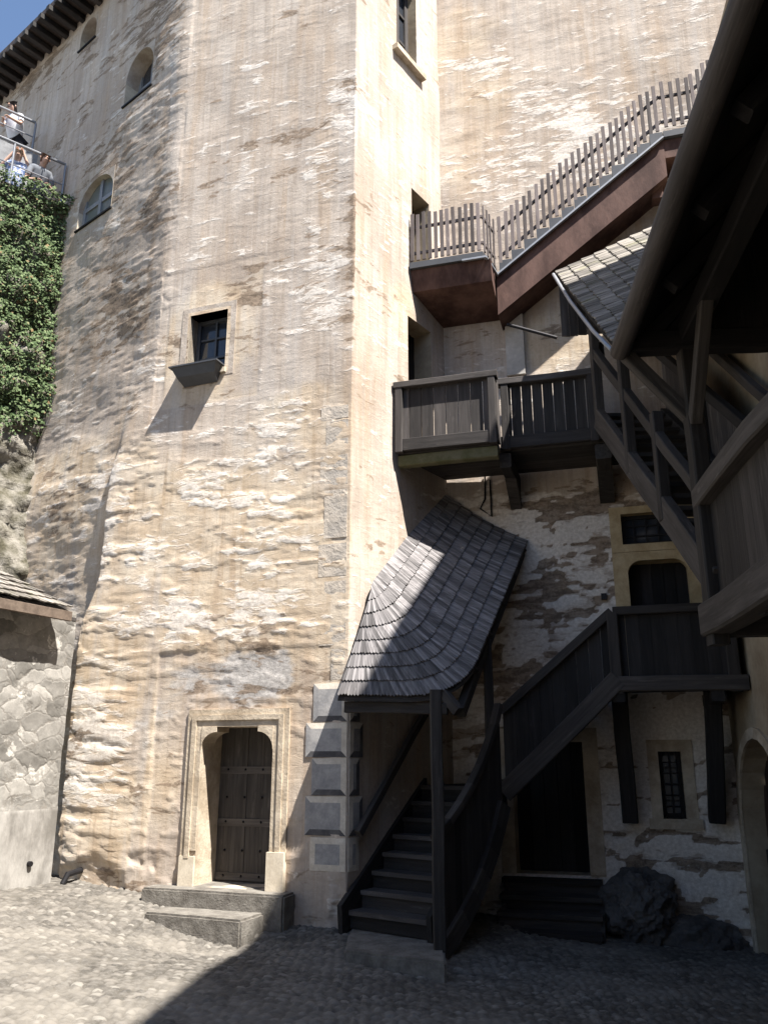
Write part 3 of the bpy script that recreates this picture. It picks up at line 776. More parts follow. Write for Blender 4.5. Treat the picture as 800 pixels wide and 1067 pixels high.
# ------------------------------------------------------------------ BACK BUILDING (palace wall)
palace = thing('castle_palace', 'high back wall with white plaster over brown stone and two dark doors', 'building', (3.29, 10.9, gz(3.3)))
WU_DOOR = (W.sz(655, 610)[0], W.sz(718, 610)[0], 2.62, W.sz(690, 583)[1])
WU_WIN = (W.sz(647, 550)[0], W.sz(712, 550)[0], W.sz(680, 566)[1], W.sz(680, 534)[1])
WL_DOOR = (W.sz(536, 850)[0], W.sz(611, 850)[0], W.sz(575, 911)[1], W.sz(575, 783)[1] + .12)
WL_WIN = (W.sz(688, 820)[0], W.sz(712, 820)[0], W.sz(700, 853)[1], W.sz(700, 783)[1])
def build_palace():
    sl_ = (Vector((C1[0], C1[1], 0)) - W.o).dot(W.u); lo = sl_ - .05; hi = 6.5
    ops = (WU_DOOR, WU_WIN, WL_DOOR, WL_WIN)
    sc = grid_coords(lo, hi, .045, [v for r in ops for v in r[:2]]); zc = grid_coords(-.8, 19, .045, [v for r in ops for v in r[2:]])
    U, Z = np.meshgrid(sc, zc)
    fine, big = lumps(U, Z, 40)
    low = sst(5.6, 5.0, Z)
    miss = np.zeros_like(U)
    for (mx, my, rx, ry, w) in ((590, 520, 85, 30, .105), (600, 590, 80, 40, .03), (560, 640, 30, 60, .045), (540, 700, 50, 40, .09), (520, 820, 40, 60, .05), (690, 960, 90, 40, .08), (700, 880, 80, 30, .02)):
        ca, cz = W.sz(mx, my); ra = abs(W.sz(mx + rx, my)[0] - ca); rz = abs(W.sz(mx, my - ry)[1] - cz)
        miss = np.maximum(miss, w * sst(1.2, .4, np.hypot((U - ca) / ra, (Z - cz) / rz)))
    fl = flakes(U + 30, Z, 300, .095 - 1.15 * miss - .105 * (1 - low), .62, .04)
    disp = fine * (.25 + .5 * low) + fl * (.004 + .012 * low) + big * .5
    mask = np.ones_like(U)
    for r in ops:
        d = np.maximum(np.maximum(r[0] - U, U - r[1]), np.maximum(r[2] - Z, Z - r[3])); mask *= sst(.01, .2, d)
    disp *= mask
    X = W.o.x + W.u.x * U + W.n.x * disp; Y = W.o.y + W.u.y * U + W.n.y * disp
    zo = Zones(W)
    for b in [('stain', 590, 525, 70, 30, .42), ('stain', 600, 580, 60, 30, .30), ('stain', 570, 620, 40, 60, .26), ('stain', 640, 600, 40, 60, .22), ('stain', 540, 690, 40, 40, .3), ('white', 620, 560, 40, 40, .2),
              ('white', 700, 750, 80, 60, .25), ('white', 700, 900, 80, 80, .15), ('stain', 520, 820, 30, 60, .2), ('stain', 690, 960, 60, 30, .35), ('stain', 700, 870, 60, 20, .12), ('grey', 700, 930, 80, 60, .4),
              ('white', 640, 120, 80, 80, .28), ('white', 570, 130, 60, 60, .2), ('white', 700, 30, 60, 50, .2), ('stain', 480, 60, 30, 90, .12), ('stain', 520, 90, 60, 60, .10), ('ochre', 480, 100, 60, 120, .5), ('stain', 475, 180, 30, 30, .2),
              ('stain', 600, 260, 120, 60, .22), ('stain', 600, 350, 60, 40, .25), ('grey', 600, 290, 90, 50, .25), ('stain', 485, 350, 40, 30, .22), ('ochre', 580, 350, 60, 40, .6)]:
        zo.blob(*b)
    at = zo.eval(U, Z, {'ochre': .12, 'white': .02, 'grey': -.3, 'stain': -.27})
    at['white'] = at['white'] + .30 * low
    at['ochre'] = at['ochre'] - .35 * low
    c1 = fbm(U * .7 + 40, Z * 1.0, 500, 4) - .5; c2 = fbm(U * .8 + 60, Z * 1.3, 510, 4) - .5
    at['white'] = at['white'] + 1.4 * c1; at['stain'] = at['stain'] + 1.2 * c2 * (1 - low); at['ochre'] = at['ochre'] + .8 * c2 * (1 - low)
    at['grey'] = at['grey'] + .42 * low  # cool cast of sky-lit shade put into the lower plaster as grey
    at['white'] = at['white'] + .30 * (fl - .5) + low * .45 * fl
    at['stain'] = at['stain'] + low * (1.1 * (1 - fl) - .15 * fl)
    idx = np.arange(U.size).reshape(U.shape); keep = np.ones((len(zc) - 1, len(sc) - 1), bool)
    zm = (zc[1:] + zc[:-1]) / 2; sm = (sc[1:] + sc[:-1]) / 2
    for r in ops: keep[np.outer((zm > r[2]) & (zm < r[3]), (sm > r[0]) & (sm < r[1]))] = False
    Fc = np.stack([idx[:-1, :-1], idx[:-1, 1:], idx[1:, 1:], idx[1:, :-1]], -1)[keep]
    raw_mesh('wall', np.stack([X, Y, Z], -1).reshape(-1, 3), Fc, 'plaster', palace, at, {'wall': np.stack([U + 20, Z, Z * 0], -1)})
    # upper doorway with yellow stone frame and the barred light over it
    a0, a1, z0, z1 = WU_DOOR
    m = MB(); reveal(m, W, WU_DOOR, .28); dw = m.build('doorway', 'yellowstone', palace, recalc=False)
    s = MB()
    wl, wr = W.sz(639, 600)[0], a1 + .14
    wall_box(s, W, wl, a0, z0, z1 + .12, -.02, .03); wall_box(s, W, a1, wr, z0, z1 + .12, -.02, .03)
    wall_box(s, W, a0, a1, z1, z1 + .12, -.02, .03)
    for sg, c in ((1, a0), (-1, a1)):
        poly = [W.pt(c, z1, .028)] + [W.pt(c + sg * .17 * (1 - math.sin(t)), z1 - .17 * (1 - math.cos(t)), .028) for t in [math.pi / 2 * i / 7 for i in range(8)]]
        s.prism(poly, -W.n * .15)
    s.build('surround', 'yellowstone', dw)
    d = MB()
    for k in range(5):
        u0 = a0 + (a1 - a0) * k / 5; u1 = a0 + (a1 - a0) * (k + 1) / 5; wall_box(d, W, u0 + .003, u1 - .003, z0, z1, -.28, -.24)
    wall_box(d, W, a0 - .05, a1 + .05, z0 - .05, z1 + .05, -.4, -.285)
    d.build('door_leaf', 'blackdoor', dw)
    w = window(palace, W, WU_WIN, .16, 5, 3, 'iron', 'yellowstone', .02)
    s = MB(); a0, a1, z0, z1 = WU_WIN
    wall_box(s, W, wl, a0, WU_DOOR[3] + .125, z1 + .10, -.02, .03); wall_box(s, W, a1, wr, WU_DOOR[3] + .125, z1 + .10, -.02, .03)
    wall_box(s, W, a0, a1, WU_DOOR[3] + .125, z0, -.02, .032); wall_box(s, W, a0, a1, z1, z1 + .10, -.02, .03)
    s.build('surround', 'yellowstone', w)
    # lower dark doorway
    a0, a1, z0, z1 = WL_DOOR
    m = MB(); reveal(m, W, WL_DOOR, .34); dw = m.build('doorway', 'stone', palace, recalc=False)
    s = MB(); wall_box(s, W, a0 - .18, a0, z0, z1 + .17, -.02, .035); wall_box(s, W, a1, a1 + .19, z0, z1 + .17, -.02, .035); wall_box(s, W, a0, a1, z1, z1 + .17, -.02, .035)
    s.build('surround', 'stone', dw)
    d = MB()
    for k in range(5):
        u0 = a0 + (a1 - a0) * k / 5; u1 = a0 + (a1 - a0) * (k + 1) / 5; wall_box(d, W, u0 + .003, u1 - .003, z0, z1, -.34, -.30)
    wall_box(d, W, a0 - .05, a1 + .05, z0 - .05, z1 + .05, -.45, -.345)
    d.build('door_leaf', 'blackdoor', dw)
    # small barred window with stone frame and sill
    a0, a1, z0, z1 = WL_WIN
    w = window(palace, W, WL_WIN, .2, 2, 4, 'iron', 'stone', .022)
    s = MB(); wall_box(s, W, a0 - .13, a0, z0, z1 + .14, -.02, .03); wall_box(s, W, a1, a1 + .14, z0, z1 + .14, -.02, .03); wall_box(s, W, a0, a1, z1, z1 + .14, -.02, .03)
    s.build('surround', 'stone', w)
    s = MB(); wall_box(s, W, a0 - .17, a1 + .18, z0 - .12, z0, -.15, .06); s.build('sill', 'stone', w)
    gb = MB()
    for i in range(3): c = a0 + (a1 - a0) * (i + .5) / 3; gb.tube([W.pt(c, z0, -.06), W.pt(c, z1, -.06)], .009, seg=6)
    for i in range(1, 6): c = z0 + (z1 - z0) * i / 6; gb.tube([W.pt(a0, c, -.06), W.pt(a1, c, -.06)], .008, seg=6)
    gb.build('grille', 'iron', w)
    # pale pilaster strip between the two balconies, small vent
    s = MB(); b0, b1 = W.sz(527, 360)[0], W.sz(546, 360)[0]; wall_box(s, W, b0, b1, W.sz(536, 392)[1], W.sz(536, 330)[1], -.02, .06); s.build('pilaster', 'wallwhite', palace)
    s = MB(); b0, z = W.sz(626, 622); wall_box(s, W, b0, b0 + .07, z - .04, z + .04, -.02, .045); s.build('vent', 'iron', palace)
build_palace()

# ------------------------------------------------------------------ RIGHT WING with arched door
wing = thing('castle_wing', 'right hand wing wall in ochre plaster with a brown arched door', 'building', (4.2, 8.5, gz(4.2)))
def build_wing():
    # wall as one outline with the arch cut out of it
    s0 = .12; s1 = 2.1; zs = .95; n = 14; rad = (s1 - s0) / 2; zb = -.8
    poly = [(-.0, zb), (s0, zb), (s0, zs)] + [(s0 + rad - rad * math.cos(math.pi * i / n), zs + 1.0 * math.sin(math.pi * i / n)) for i in range(1, n)] + [(s1, zs), (s1, zb), (15, zb), (15, 9.5), (0, 9.5)]
    m = MB(); m.prism([D.pt(a, z, 0) for a, z in poly], -D.n * .5)
    wl = m.build('wall', 'wallochre', wing)
    m = MB(); fr = .12
    for i in range(n):
        t0 = math.pi * i / n; t1 = math.pi * (i + 1) / n
        f = lambda t, r, o: D.pt(s0 + rad - (rad + r) * math.cos(t), zs + (1.0 + r) * math.sin(t), o)
        m.hexa([f(t0, -.0, -.01), f(t1, 0, -.01), f(t1, 0, .03), f(t0, 0, .03), f(t0, fr, -.01), f(t1, fr, -.01), f(t1, fr, .03), f(t0, fr, .03)])
    wall_box(m, D, s0 - .10, s0, -.8, zs, -.01, .03); wall_box(m, D, s1, s1 + fr, -.8, zs, -.01, .03)
    dw = m.build('doorway', 'stone', wing)
    m = MB()
    for k in range(10):
        u0 = s0 + (s1 - s0) * k / 10; u1 = s0 + (s1 - s0) * (k + 1) / 10
        x = ((u0 + u1) / 2 - s0 - rad) / rad; wall_box(m, D, u0 + .003, u1 - .003, -.45, zs + math.sqrt(max(0, 1 - x * x)) + .05, -.30, -.25)
    lf = m.build('door_leaf', 'arch', dw)
    m = MB(); wall_box(m, D, s0 + .02, s1 - .02, -.45, .72, -.25, -.21, grain=D.u); m.build('panel', 'blackdoor', lf)
    # unseen upper storey and roof, added above the gallery to cast the courtyard shade
    q = lambda t, o, z: Vector((3.50 + .12 * t + o, t, z))          # line of the eave at y = t
    m = MB(); m.hexa([q(-7, .8, 6.9), q(-7, 5, 6.9), q(7.2, 5, 6.9), q(7.2, .8, 6.9), q(-7, .8, 12.9), q(-7, 5, 12.9), q(7.2, 5, 12.9), q(7.2, .8, 12.9)])
    m.build('unseen_upper_wall', 'wallochre', wing)
    m = MB(); z = 13.0
    m.hexa([q(-7.5, 0, z), q(-7.5, 6, z), q(UP_Y, 6, z), q(UP_Y, 0, z), q(-7.5, .05, z + .1), q(-7.5, 6, z + 5), q(UP_Y, 6, z + 5), q(UP_Y, .05, z + .1)], grain=(0, 1, 0))
    m.build('roof', 'shingle', wing)
UP_Y = 7.0
build_wing()

# rest of the courtyard, behind the viewer
court = thing('courtyard_range', 'long plastered castle range closing the courtyard behind the viewer', 'building', (0, -8, 0))
m = MB(); m.hexa([(-14, -9.5, -1), (9, -9.5, -1), (9, -8, -1), (-14, -8, -1), (-14, -9.5, 9), (9, -9.5, 9), (9, -8, 9), (-14, -8, 9)])
m.build('wall', 'wallwhite', court)
m = MB(); m.prism([(-14.5, -7.6, 8.95), (-14.5, -12, 8.95), (-14.5, -10, 12)], (24, 0, 0)); m.build('roof', 'shingle', court)

# ------------------------------------------------------------------ shingle roofs
def shingle_strip(mb, lo, hi, w=.055, lift=.022, th=.012, mi=0, over=.05, jag=.012):
    """one course of shingles between two polylines (lower, upper) of equal point count"""
    lo = [Vector(p) for p in lo]; hi = [Vector(p) for p in hi]
    cum = [0]
    for i in range(1, len(lo)): cum.append(cum[-1] + max((lo[i] - lo[i - 1]).length, .55 * (hi[i] - hi[i - 1]).length))
    L = cum[-1]; n = max(1, int(L / w))
    def ev(pl, s):
        for i in range(1, len(cum)):
            if s <= cum[i] + 1e-9:
                f = (s - cum[i - 1]) / max(1e-9, cum[i] - cum[i - 1]); return pl[i - 1].lerp(pl[i], f)
        return pl[-1]
    for k in range(n):
        sa, sb = L * k / n, L * (k + 1) / n
        a, b, c, d = ev(lo, sa), ev(lo, sb), ev(hi, sb), ev(hi, sa)
        nn = (b - a).cross(d - a)
        if nn.length < 1e-9: nn = (c - b).cross(a - b)
        if nn.length < 1e-9: continue
        nn.normalize()
        if nn.z < 0: nn = -nn
        dn = ((a - d) + (b - c)).normalized()
        j = dn * random.uniform(-jag, jag); l = nn * (lift + random.uniform(-.005, .006)); q = .04 * (b - a)
        up = -dn * over
        mid = ((a + b) / 2 + dn * random.uniform(.0, .014))
        A0, B0 = a + j + l + q, b + j + l - q
        tri = (A0 + B0) / 2 + dn * .018
        D0, C0_ = d + up + nn * .006, c + up + nn * .006
        t = nn * th; off = random.random() * 30
        vs_ = [A0, tri, B0, C0_, D0] + [p - t for p in (A0, tri, B0, C0_, D0)]
        g_ = [Vector(((p - d).dot(dn) + off, (p - d).dot((b - a).normalized() if (b - a).length > 1e-6 else dn), off * .3)) for p in vs_]
        mb.add(vs_, [[0, 1, 2, 3, 4], [9, 8, 7, 6, 5], [0, 5, 6, 1], [1, 6, 7, 2], [2, 7, 8, 3], [3, 8, 9, 4], [4, 9, 5, 0]], mi, g_)

# ------------------------------------------------------------------ COVERED STAIRCASE
E_FL = Vector((at_y(352, 724, 9.26))); E0 = at_y(480, 726, 8.95); E1 = W.px(548, 564, .03); T1 = W.px(462, 514, .05)
L0 = S.px(386, 606, .05); L0f = L0 + Vector((.01, -.10, -.14))
stair = thing('covered_staircase', 'dark timber staircase under a grey shingled roof climbing to the upper door', 'staircase', (.6, 9.4, gz(.6)))
def porch_roof():
    nv = 8; mb = MB()
    def line(v):
        c0 = E0.lerp(L0f.lerp(L0, .3), v); fl = E_FL.lerp(L0f, v); r = E1.lerp(T1, v)
        sag = Vector((0, 0, -.10 * math.sin(math.pi * v)))
        # rounded hip: blend near the corner
        rad = .62 * (1 - .6 * v)
        d1 = (fl - c0); d2 = (r - c0)
        p = c0 + d1.normalized() * min(rad, d1.length * .9); q = c0 + d2.normalized() * rad
        pts = [fl.lerp(p, t) for t in (0, .5)]
        for i in range(15):
            t = i / 14; pts.append(p * (1 - t) ** 2 + c0 * 2 * t * (1 - t) + q * t * t)
        pts += [q.lerp(r, t) for t in (.2, .4, .6, .8, 1)]
        return [x + sag * (0.3 + .3 * min(1, max(0, (i - 2) / 14))) for i, x in enumerate(pts)]
    vv = [0, .14, .27, .40, .53, .66, .79, .91, 1.0]
    ls = [line(v) for v in vv]
    for k in range(len(vv) - 1): shingle_strip(mb, ls[k], ls[k + 1], .036, .026 if k < 7 else .018, .013, over=.04, jag=.006)
    rf = mb.build('roof', 'shingle', stair)
    m = MB()                                    # boarding under the shingles
    n = len(ls[0]); k_ = len(ls); D_ = Vector((0, 0, -.035))
    vs_ = [p + D_ for l in ls for p in l]; vs_ += [p - Vector((0, 0, .03)) for p in vs_]; N_ = n * k_
    fs = []
    for a_ in range(k_ - 1):
        for i in range(n - 1):
            q_ = a_ * n + i; fs += [[q_, q_ + 1, q_ + n + 1, q_ + n], [N_ + q_, N_ + q_ + n, N_ + q_ + n + 1, N_ + q_ + 1]]
    for i in range(n - 1):
        fs.append([i, N_ + i, N_ + i + 1, i + 1]); q_ = (k_ - 1) * n + i; fs.append([q_, q_ + 1, N_ + q_ + 1, N_ + q_])
    m.add(vs_, fs); m.build('boarding', 'dark', rf)
    m = MB()
    dz = Vector((0, 0, -.20))
    for i in range(6):
        t = i / 5; a = E0.lerp(E1, t); b = L0.lerp(T1, t); m.beam(a.lerp(b, .03) + dz, a.lerp(b, .97) + dz, .09, .11)
    m.beam(E_FL.lerp(E0, .06) + dz * .6 + Vector((0, .10, 0)), E_FL.lerp(E0, .90) + dz * .6 + Vector((0, .10, 0)), .10, .12); m.beam(E0 + dz * .8 + Vector((.0, .16, 0)), E1 + dz * .8 + Vector((-.08, 0, 0)), .10, .12)
    m.build('rafter', 'dark', rf)
porch_roof()
SD = S.u.copy(); SN = S.n.copy()          # stair direction along the tower, outwards
def stairs():
    w = .98; z0 = .03; rise = .174; run = .20; n = 8
    st0 = S.pt(-.06, 0, .08)                  # foot of flight 1
    for k in range(n):
        m = MB(); z = z0 + rise * (k + 1); a = st0 + SD * (run * k); b = a + SD * (run + .04)
        q = [a, a + SN * w, b + SN * w, b]
        m.slab([Vector((p.x, p.y, z - .045)) for p in q], (0, 0, .045), grain=SN)
        m.build('step', 'panel', stair)
        m = MB(); q = [a + SD * .03, a + SD * .03 + SN * w, a + SD * .05 + SN * w, a + SD * .05]
        m.slab([Vector((p.x, p.y, z - rise)) for p in q], (0, 0, rise - .046), grain=SN); m.build('riser', 'black', stair)
    top = z0 + rise * n
    e = st0 + SD * (run * n)
    for o in (-.035, w + .035):
        m = MB(); p = st0 + SN * o; q = e + SN * o
        m.prism([Vector((p.x, p.y, gz(0))) - SD * .05, Vector((q.x, q.y, top - .35)), Vector((q.x, q.y, top + .08)), Vector((p.x, p.y, z0 + rise + .05)) - SD * .08], SN * .06 if o > 0 else -SN * .06, grain=(q - p) + Vector((0, 0, top)))
        m.build('stringer', 'black', stair)
    # quarter landing
    m = MB(); c = [e, e + SN * w, e + SN * w + SD * .75, e + SD * .75]
    m.slab([Vector((p.x, p.y, top - .05)) for p in c], (0, 0, .05), grain=SD); m.build('turn_landing', 'black', stair)
    # boarded side towards the courtyard, with rail
    fo = w + .10
    A0 = at_y(470, 1003, 8.55)
    zr = lambda k: z0 + rise + k
    foot = st0 + SN * fo - SD * .05; head = Vector((at_y(518, 760, 9.78))); head.z = 0; 
    # the parapet sweeps up in a curve from the foot to the second flight
    nb = 14; mid = foot.lerp(head, .62) + SD * .10
    cur = lambda f: foot * (1 - f) ** 2 + mid * 2 * f * (1 - f) + head * f * f
    zc_ = lambda f: .02 + 1.36 * (.72 * f + .28 * f * f)
    m = MB()
    for k in range(nb):
        f0, f1 = k / nb, (k + .985) / nb; p, q = cur(f0), cur(f1); t = SN * .03
        b0, b1 = zc_(f0) - .10, zc_(f1) - .10; u0, u1 = zc_(f0) + .93, zc_(f1) + .93
        m.hexa([Vector((p.x, p.y, b0)), Vector((q.x, q.y, b1)), Vector((q.x, q.y, b1)) + t, Vector((p.x, p.y, b0)) + t,
                Vector((p.x, p.y, u0)), Vector((q.x, q.y, u1)), Vector((q.x, q.y, u1)) + t, Vector((p.x, p.y, u0)) + t], grain=(0, 0, 1))
    m.build('side_boarding', 'black', stair)
    m = MB(); n_ = 7
    for dz_, w_, h_, nm in ((.95, .09, .08, 'handrail'), (-.13, .10, .20, 'stringer')):
        m = MB()
        for k in range(n_):
            p, q = cur(k / n_), cur((k + 1) / n_); m.beam(Vector((p.x, p.y, zc_(k / n_) + dz_)) + SN * .03, Vector((q.x, q.y, zc_((k + 1) / n_) + dz_)) + SN * .03, w_, h_)
        m.build(nm, 'dark', stair)
    m = MB(); h0 = S.pt(.06, 0, .10); h1 = S.pt(1.5, 0, .10)
    m.beam(Vector((h0.x, h0.y, .95)), Vector((h1.x, h1.y, 2.35)), .07, .09); m.build('handrail', 'dark', stair)
    # second flight along the back wall to the landing at the upper door
    LF = 1.12                                         # landing depth
    zl = 2.60
    sa = W.sz(524, 745, LF)[0]; sb = W.sz(637, 640, LF)[0]; se = W.sz(767, 700, LF)[0]
    n2 = 7
    for k in range(n2):
        m = MB(); u0 = sa + (sb - sa) * k / n2; u1 = sa + (sb - sa) * (k + 1) / n2 + .03; z = top + (zl - top) * (k + 1) / n2
        m.slab([W.pt(u0, z - .045, .06), W.pt(u1, z - .045, .06), W.pt(u1, z - .045, LF), W.pt(u0, z - .045, LF)], (0, 0, .045), grain=W.n); m.build('step', 'black', stair)
    m = MB(); m.slab([W.pt(sb - .02, zl - .06, .04), W.pt(se, zl - .06, .04), W.pt(se, zl - .06, LF), W.pt(sb - .02, zl - .06, LF)], (0, 0, .06), grain=W.u); m.build('landing', 'black', stair)
    # solid parapet: raked part and level part, rails top and bottom
    zp0, zp1 = W.sz(520, 744, LF)[1], W.sz(637, 640, LF)[1]
    zb0, zb1 = W.sz(520, 832, LF)[1], W.sz(640, 716, LF)[1]
    m = MB(); nb = 9
    for k in range(nb):
        f0, f1 = k / nb, (k + .985) / nb; u0 = sa + (sb - sa) * f0; u1 = sa + (sb - sa) * f1
        l = lambda a, b, f: a + (b - a) * f
        m.hexa([W.pt(u0, l(zb0, zb1, f0), LF), W.pt(u1, l(zb0, zb1, f1), LF), W.pt(u1, l(zb0, zb1, f1), LF + .03), W.pt(u0, l(zb0, zb1, f0), LF + .03),
                W.pt(u0, l(zp0, zp1, f0), LF), W.pt(u1, l(zp0, zp1, f1), LF), W.pt(u1, l(zp0, zp1, f1), LF + .03), W.pt(u0, l(zp0, zp1, f0), LF + .03)], grain=(0, 0, 1))
    nb = 9
    for k in range(nb):
        u0 = sb + (se - sb) * k / nb; u1 = sb + (se - sb) * (k + .985) / nb
        wall_box(m, W, u0, u1, zb1, zp1 - .02, LF, LF + .03)
    m.build('parapet', 'black', stair)
    for o, mat in ((LF + .05, 'dark'),):
        m = MB(); m.beam(W.pt(sa - .02, zp0 + .02, o), W.pt(sb, zp1 + .02, o), .11, .10); m.build('handrail', mat, stair)
        m = MB(); m.beam(W.pt(sb + .01, zp1 + .02, o), W.pt(se + .03, zp1 + .02, o), .11, .10); m.build('handrail', mat, stair)
        m = MB(); m.beam(W.pt(sa - .02, zb0 + .06, o + .02), W.pt(sb + .02, zb1 + .08, o + .02), .12, .22); m.build('stringer', mat, stair)
        m = MB(); m.beam(W.pt(sb + .02, zb1 + .02, o + .02), W.pt(se + .10, zb1 + .02, o + .02), .13, .17); m.build('beam', mat, stair)
    for u in (sb, se - .03):
        m = MB(); m.beam(W.pt(u, zb1 - .08, LF + .055), W.pt(u, zp1, LF + .055), .13, .12, W.n); m.build('post', 'dark', stair)
    m = MB()
    for k in range(5):
        wall_box(m, W, se - .015, se + .015, zb1, zp1, .1 + (LF - .1) * k / 5, .1 + (LF - .1) * (k + .98) / 5)
    m.build('parapet', 'black', stair)
    # raking struts that carry the landing off the wall
    for (xb, xt) in ((656, 645), (746, 742)):
        b = W.px(xb, 855, .14); t = W.sz(xt, 725, .55)
        m = MB(); m.beam(b, W.pt(t[0], zl - .09, .62), .19, .20, W.n); m.build('strut', 'black', stair)
        m = MB(); m.beam(W.pt(t[0], zl - .17, .02), W.pt(t[0], zl - .17, LF + .10), .14, .15); m.build('joist', 'black', stair)
    # front post and rear post of the roof
    pb = at_y(459, 1003, 8.66); pt = Vector((pb.x - .01, pb.y + .0, 0)); 
    m = MB(); m.beam(Vector((pb.x, pb.y, -.0)), Vector((pb.x, pb.y + .12, 2.42)), .12, .12, (0, 1, 0)); m.build('post', 'beam', stair)
    q = at_y(508, 700, 9.85); m = MB(); m.beam(Vector((q.x, q.y, .9)), Vector((q.x, q.y, 3.1)), .10, .10, (0, 1, 0)); m.build('post', 'black', stair)
stairs()

# stone blocks at the doors
def stone_block(name, label, corners, z0, z1, mat, cat='step', chip=.012):
    c = [Vector((p[0], p[1], 0)) for p in corners]; ctr = sum(c, Vector()) / 4
    o = thing(name, label, cat, (ctr.x, ctr.y, z0))
    bm = bmesh.new()
    vs_ = [bm.verts.new((p.x, p.y, z)) for z in (z0, z1) for p in c]
    for f in ([3, 2, 1, 0], [4, 5, 6, 7], [0, 1, 5, 4], [1, 2, 6, 5], [2, 3, 7, 6], [3, 0, 4, 7]): bm.faces.new([vs_[i] for i in f])
    bmesh.ops.bevel(bm, geom=bm.edges[:], offset=.022, segments=2, affect='EDGES')
    bmesh.ops.subdivide_edges(bm, edges=[e for e in bm.edges if e.calc_length() > .12], cuts=6, use_grid_fill=True)
    for v in bm.verts:
        k = chip * (2 * float(fbm(v.co.x * 5 + v.co.z * 3, v.co.y * 5 - v.co.z * 2, 13, 3)) - 1); v.co += Vector((k, k * .6, k * .8)) * (1 + .8 * (float(fbm(v.co.x * 14, v.co.y * 14 + v.co.z * 9, 15, 2)) - .5))
    me = bpy.data.meshes.new(name)
    bmesh.ops.translate(bm, verts=bm.verts, vec=-Vector(o.location)); bm.to_mesh(me); bm.free()
    me.materials.append(MT[mat])
    ob = bpy.data.objects.new('block', me); COL.objects.link(ob); ob.parent = o
    return o
zt = A_DOOR[2]
q0 = A.sz(160, 940)[0]; q1 = A.sz(305, 940)[0]
stone_block('threshold_stone', 'long worn sill stone directly under the tower door', [A.pt(q0, 0, .26), A.pt(q1 - .02, 0, .26), A.pt(q1 - .02, 0, -.62), A.pt(q0, 0, -.62)], -.3, zt, 'step', chip=.006)
zs = .155
p0, p1, p2, p3 = at_z(150, 950, zs), at_z(251, 959, zs), at_z(282, 949, zs), at_z(182, 942, zs)
stone_block('stone_step', 'low pale stone step lying in front of the tower door sill', [p0, p1, p2, p3], -.35, zs, 'step', chip=.005)
s0 = at_z(359, 990, .02); s1 = at_z(465, 1003, .02); s2 = S.pt(.1, 0, 1.15); s3 = S.pt(.0, 0, .05)
stone_block('stone_slab', 'flat stone slab at the foot of the covered wooden staircase', [s0, s1, s2, s3], -.35, .02, 'step', chip=.006)
# timber steps to the lower dark door
ws = thing('wooden_steps', 'broad grey timber steps below the black door of the back wall', 'steps', W.pt(W.sz(575, 950)[0], gz(2), .5))
a0, a1 = W.sz(521, 930, .4)[0], W.sz(627, 930, .4)[0]; n = 5; zt = WL_DOOR[2] - .03
for k in range(n):
    z = zt - .155 * k; o1 = .26 + .24 * k
    m = MB(); wall_box(m, W, a0 + .0, a1 + .0, z - .05, z, o1 - .27 if k else .04, o1, grain=W.u); m.build('step', 'dark', ws)
    m = MB(); wall_box(m, W, a0 + .02, a1 - .02, z - .155, z - .051, o1 - .06, o1 - .03, grain=W.u); m.build('riser', 'panel', ws)
for a in (a0 + .03, a1 - .03):
    m = MB(); m.prism([W.pt(a, -.45, .05), W.pt(a, zt - .06, .05), W.pt(a, zt - .06, .2), W.pt(a, zt - .155 * n + .03, .26 + .24 * (n - 1) - .04), W.pt(a, -.45, .26 + .24 * (n - 1) - .04)], W.u * .05); m.build('stringer', 'dark', ws)

# boulder by the steps
def blob_mesh(name, c, rad, mat, seed, parent=None, sub=5, amp=.28):
    bm = bmesh.new(); bmesh.ops.create_icosphere(bm, subdivisions=sub, radius=1)
    from mathutils import noise
    for v in bm.verts:
        d = v.co.normalized(); q = d * 1.6 + Vector((seed, seed * .7, 0))
        k = 1 + amp * noise.fractal(q, .8, 2.1, 7) - .16 * abs(noise.noise(d * 2.6 + Vector((seed, 0, 3)))) - .07 * abs(noise.noise(d * 7 + Vector((seed, 5, 3))))
        v.co = Vector((d.x * rad[0] * k, d.y * rad[1] * k, d.z * rad[2] * k)) + Vector(c)
    me = bpy.data.meshes.new(name); off = parent.location if parent else Vector()
    bmesh.ops.translate(bm, verts=bm.verts, vec=-Vector(off)); bm.to_mesh(me); bm.free(); me.materials.append(MT[mat])
    o = bpy.data.objects.new(name, me); COL.objects.link(o)
    if parent: o.parent = parent
    return o
bc = W.px(668, 962, .25); 
o = blob_mesh('boulder', (bc.x, bc.y, .05), (.46, .38, .46), 'boulder', 4.2); tag(o, 'dark lumpy boulder against the white wall beside the timber steps', 'boulder')
bc = W.px(720, 985, .12)
o = blob_mesh('rubble_heap', (bc.x, bc.y, -.42), (.75, .3, .42), 'boulder', 9.7, amp=.2); tag(o, 'low grey heap of rubble at the wall foot right of the boulder', 'rubble')

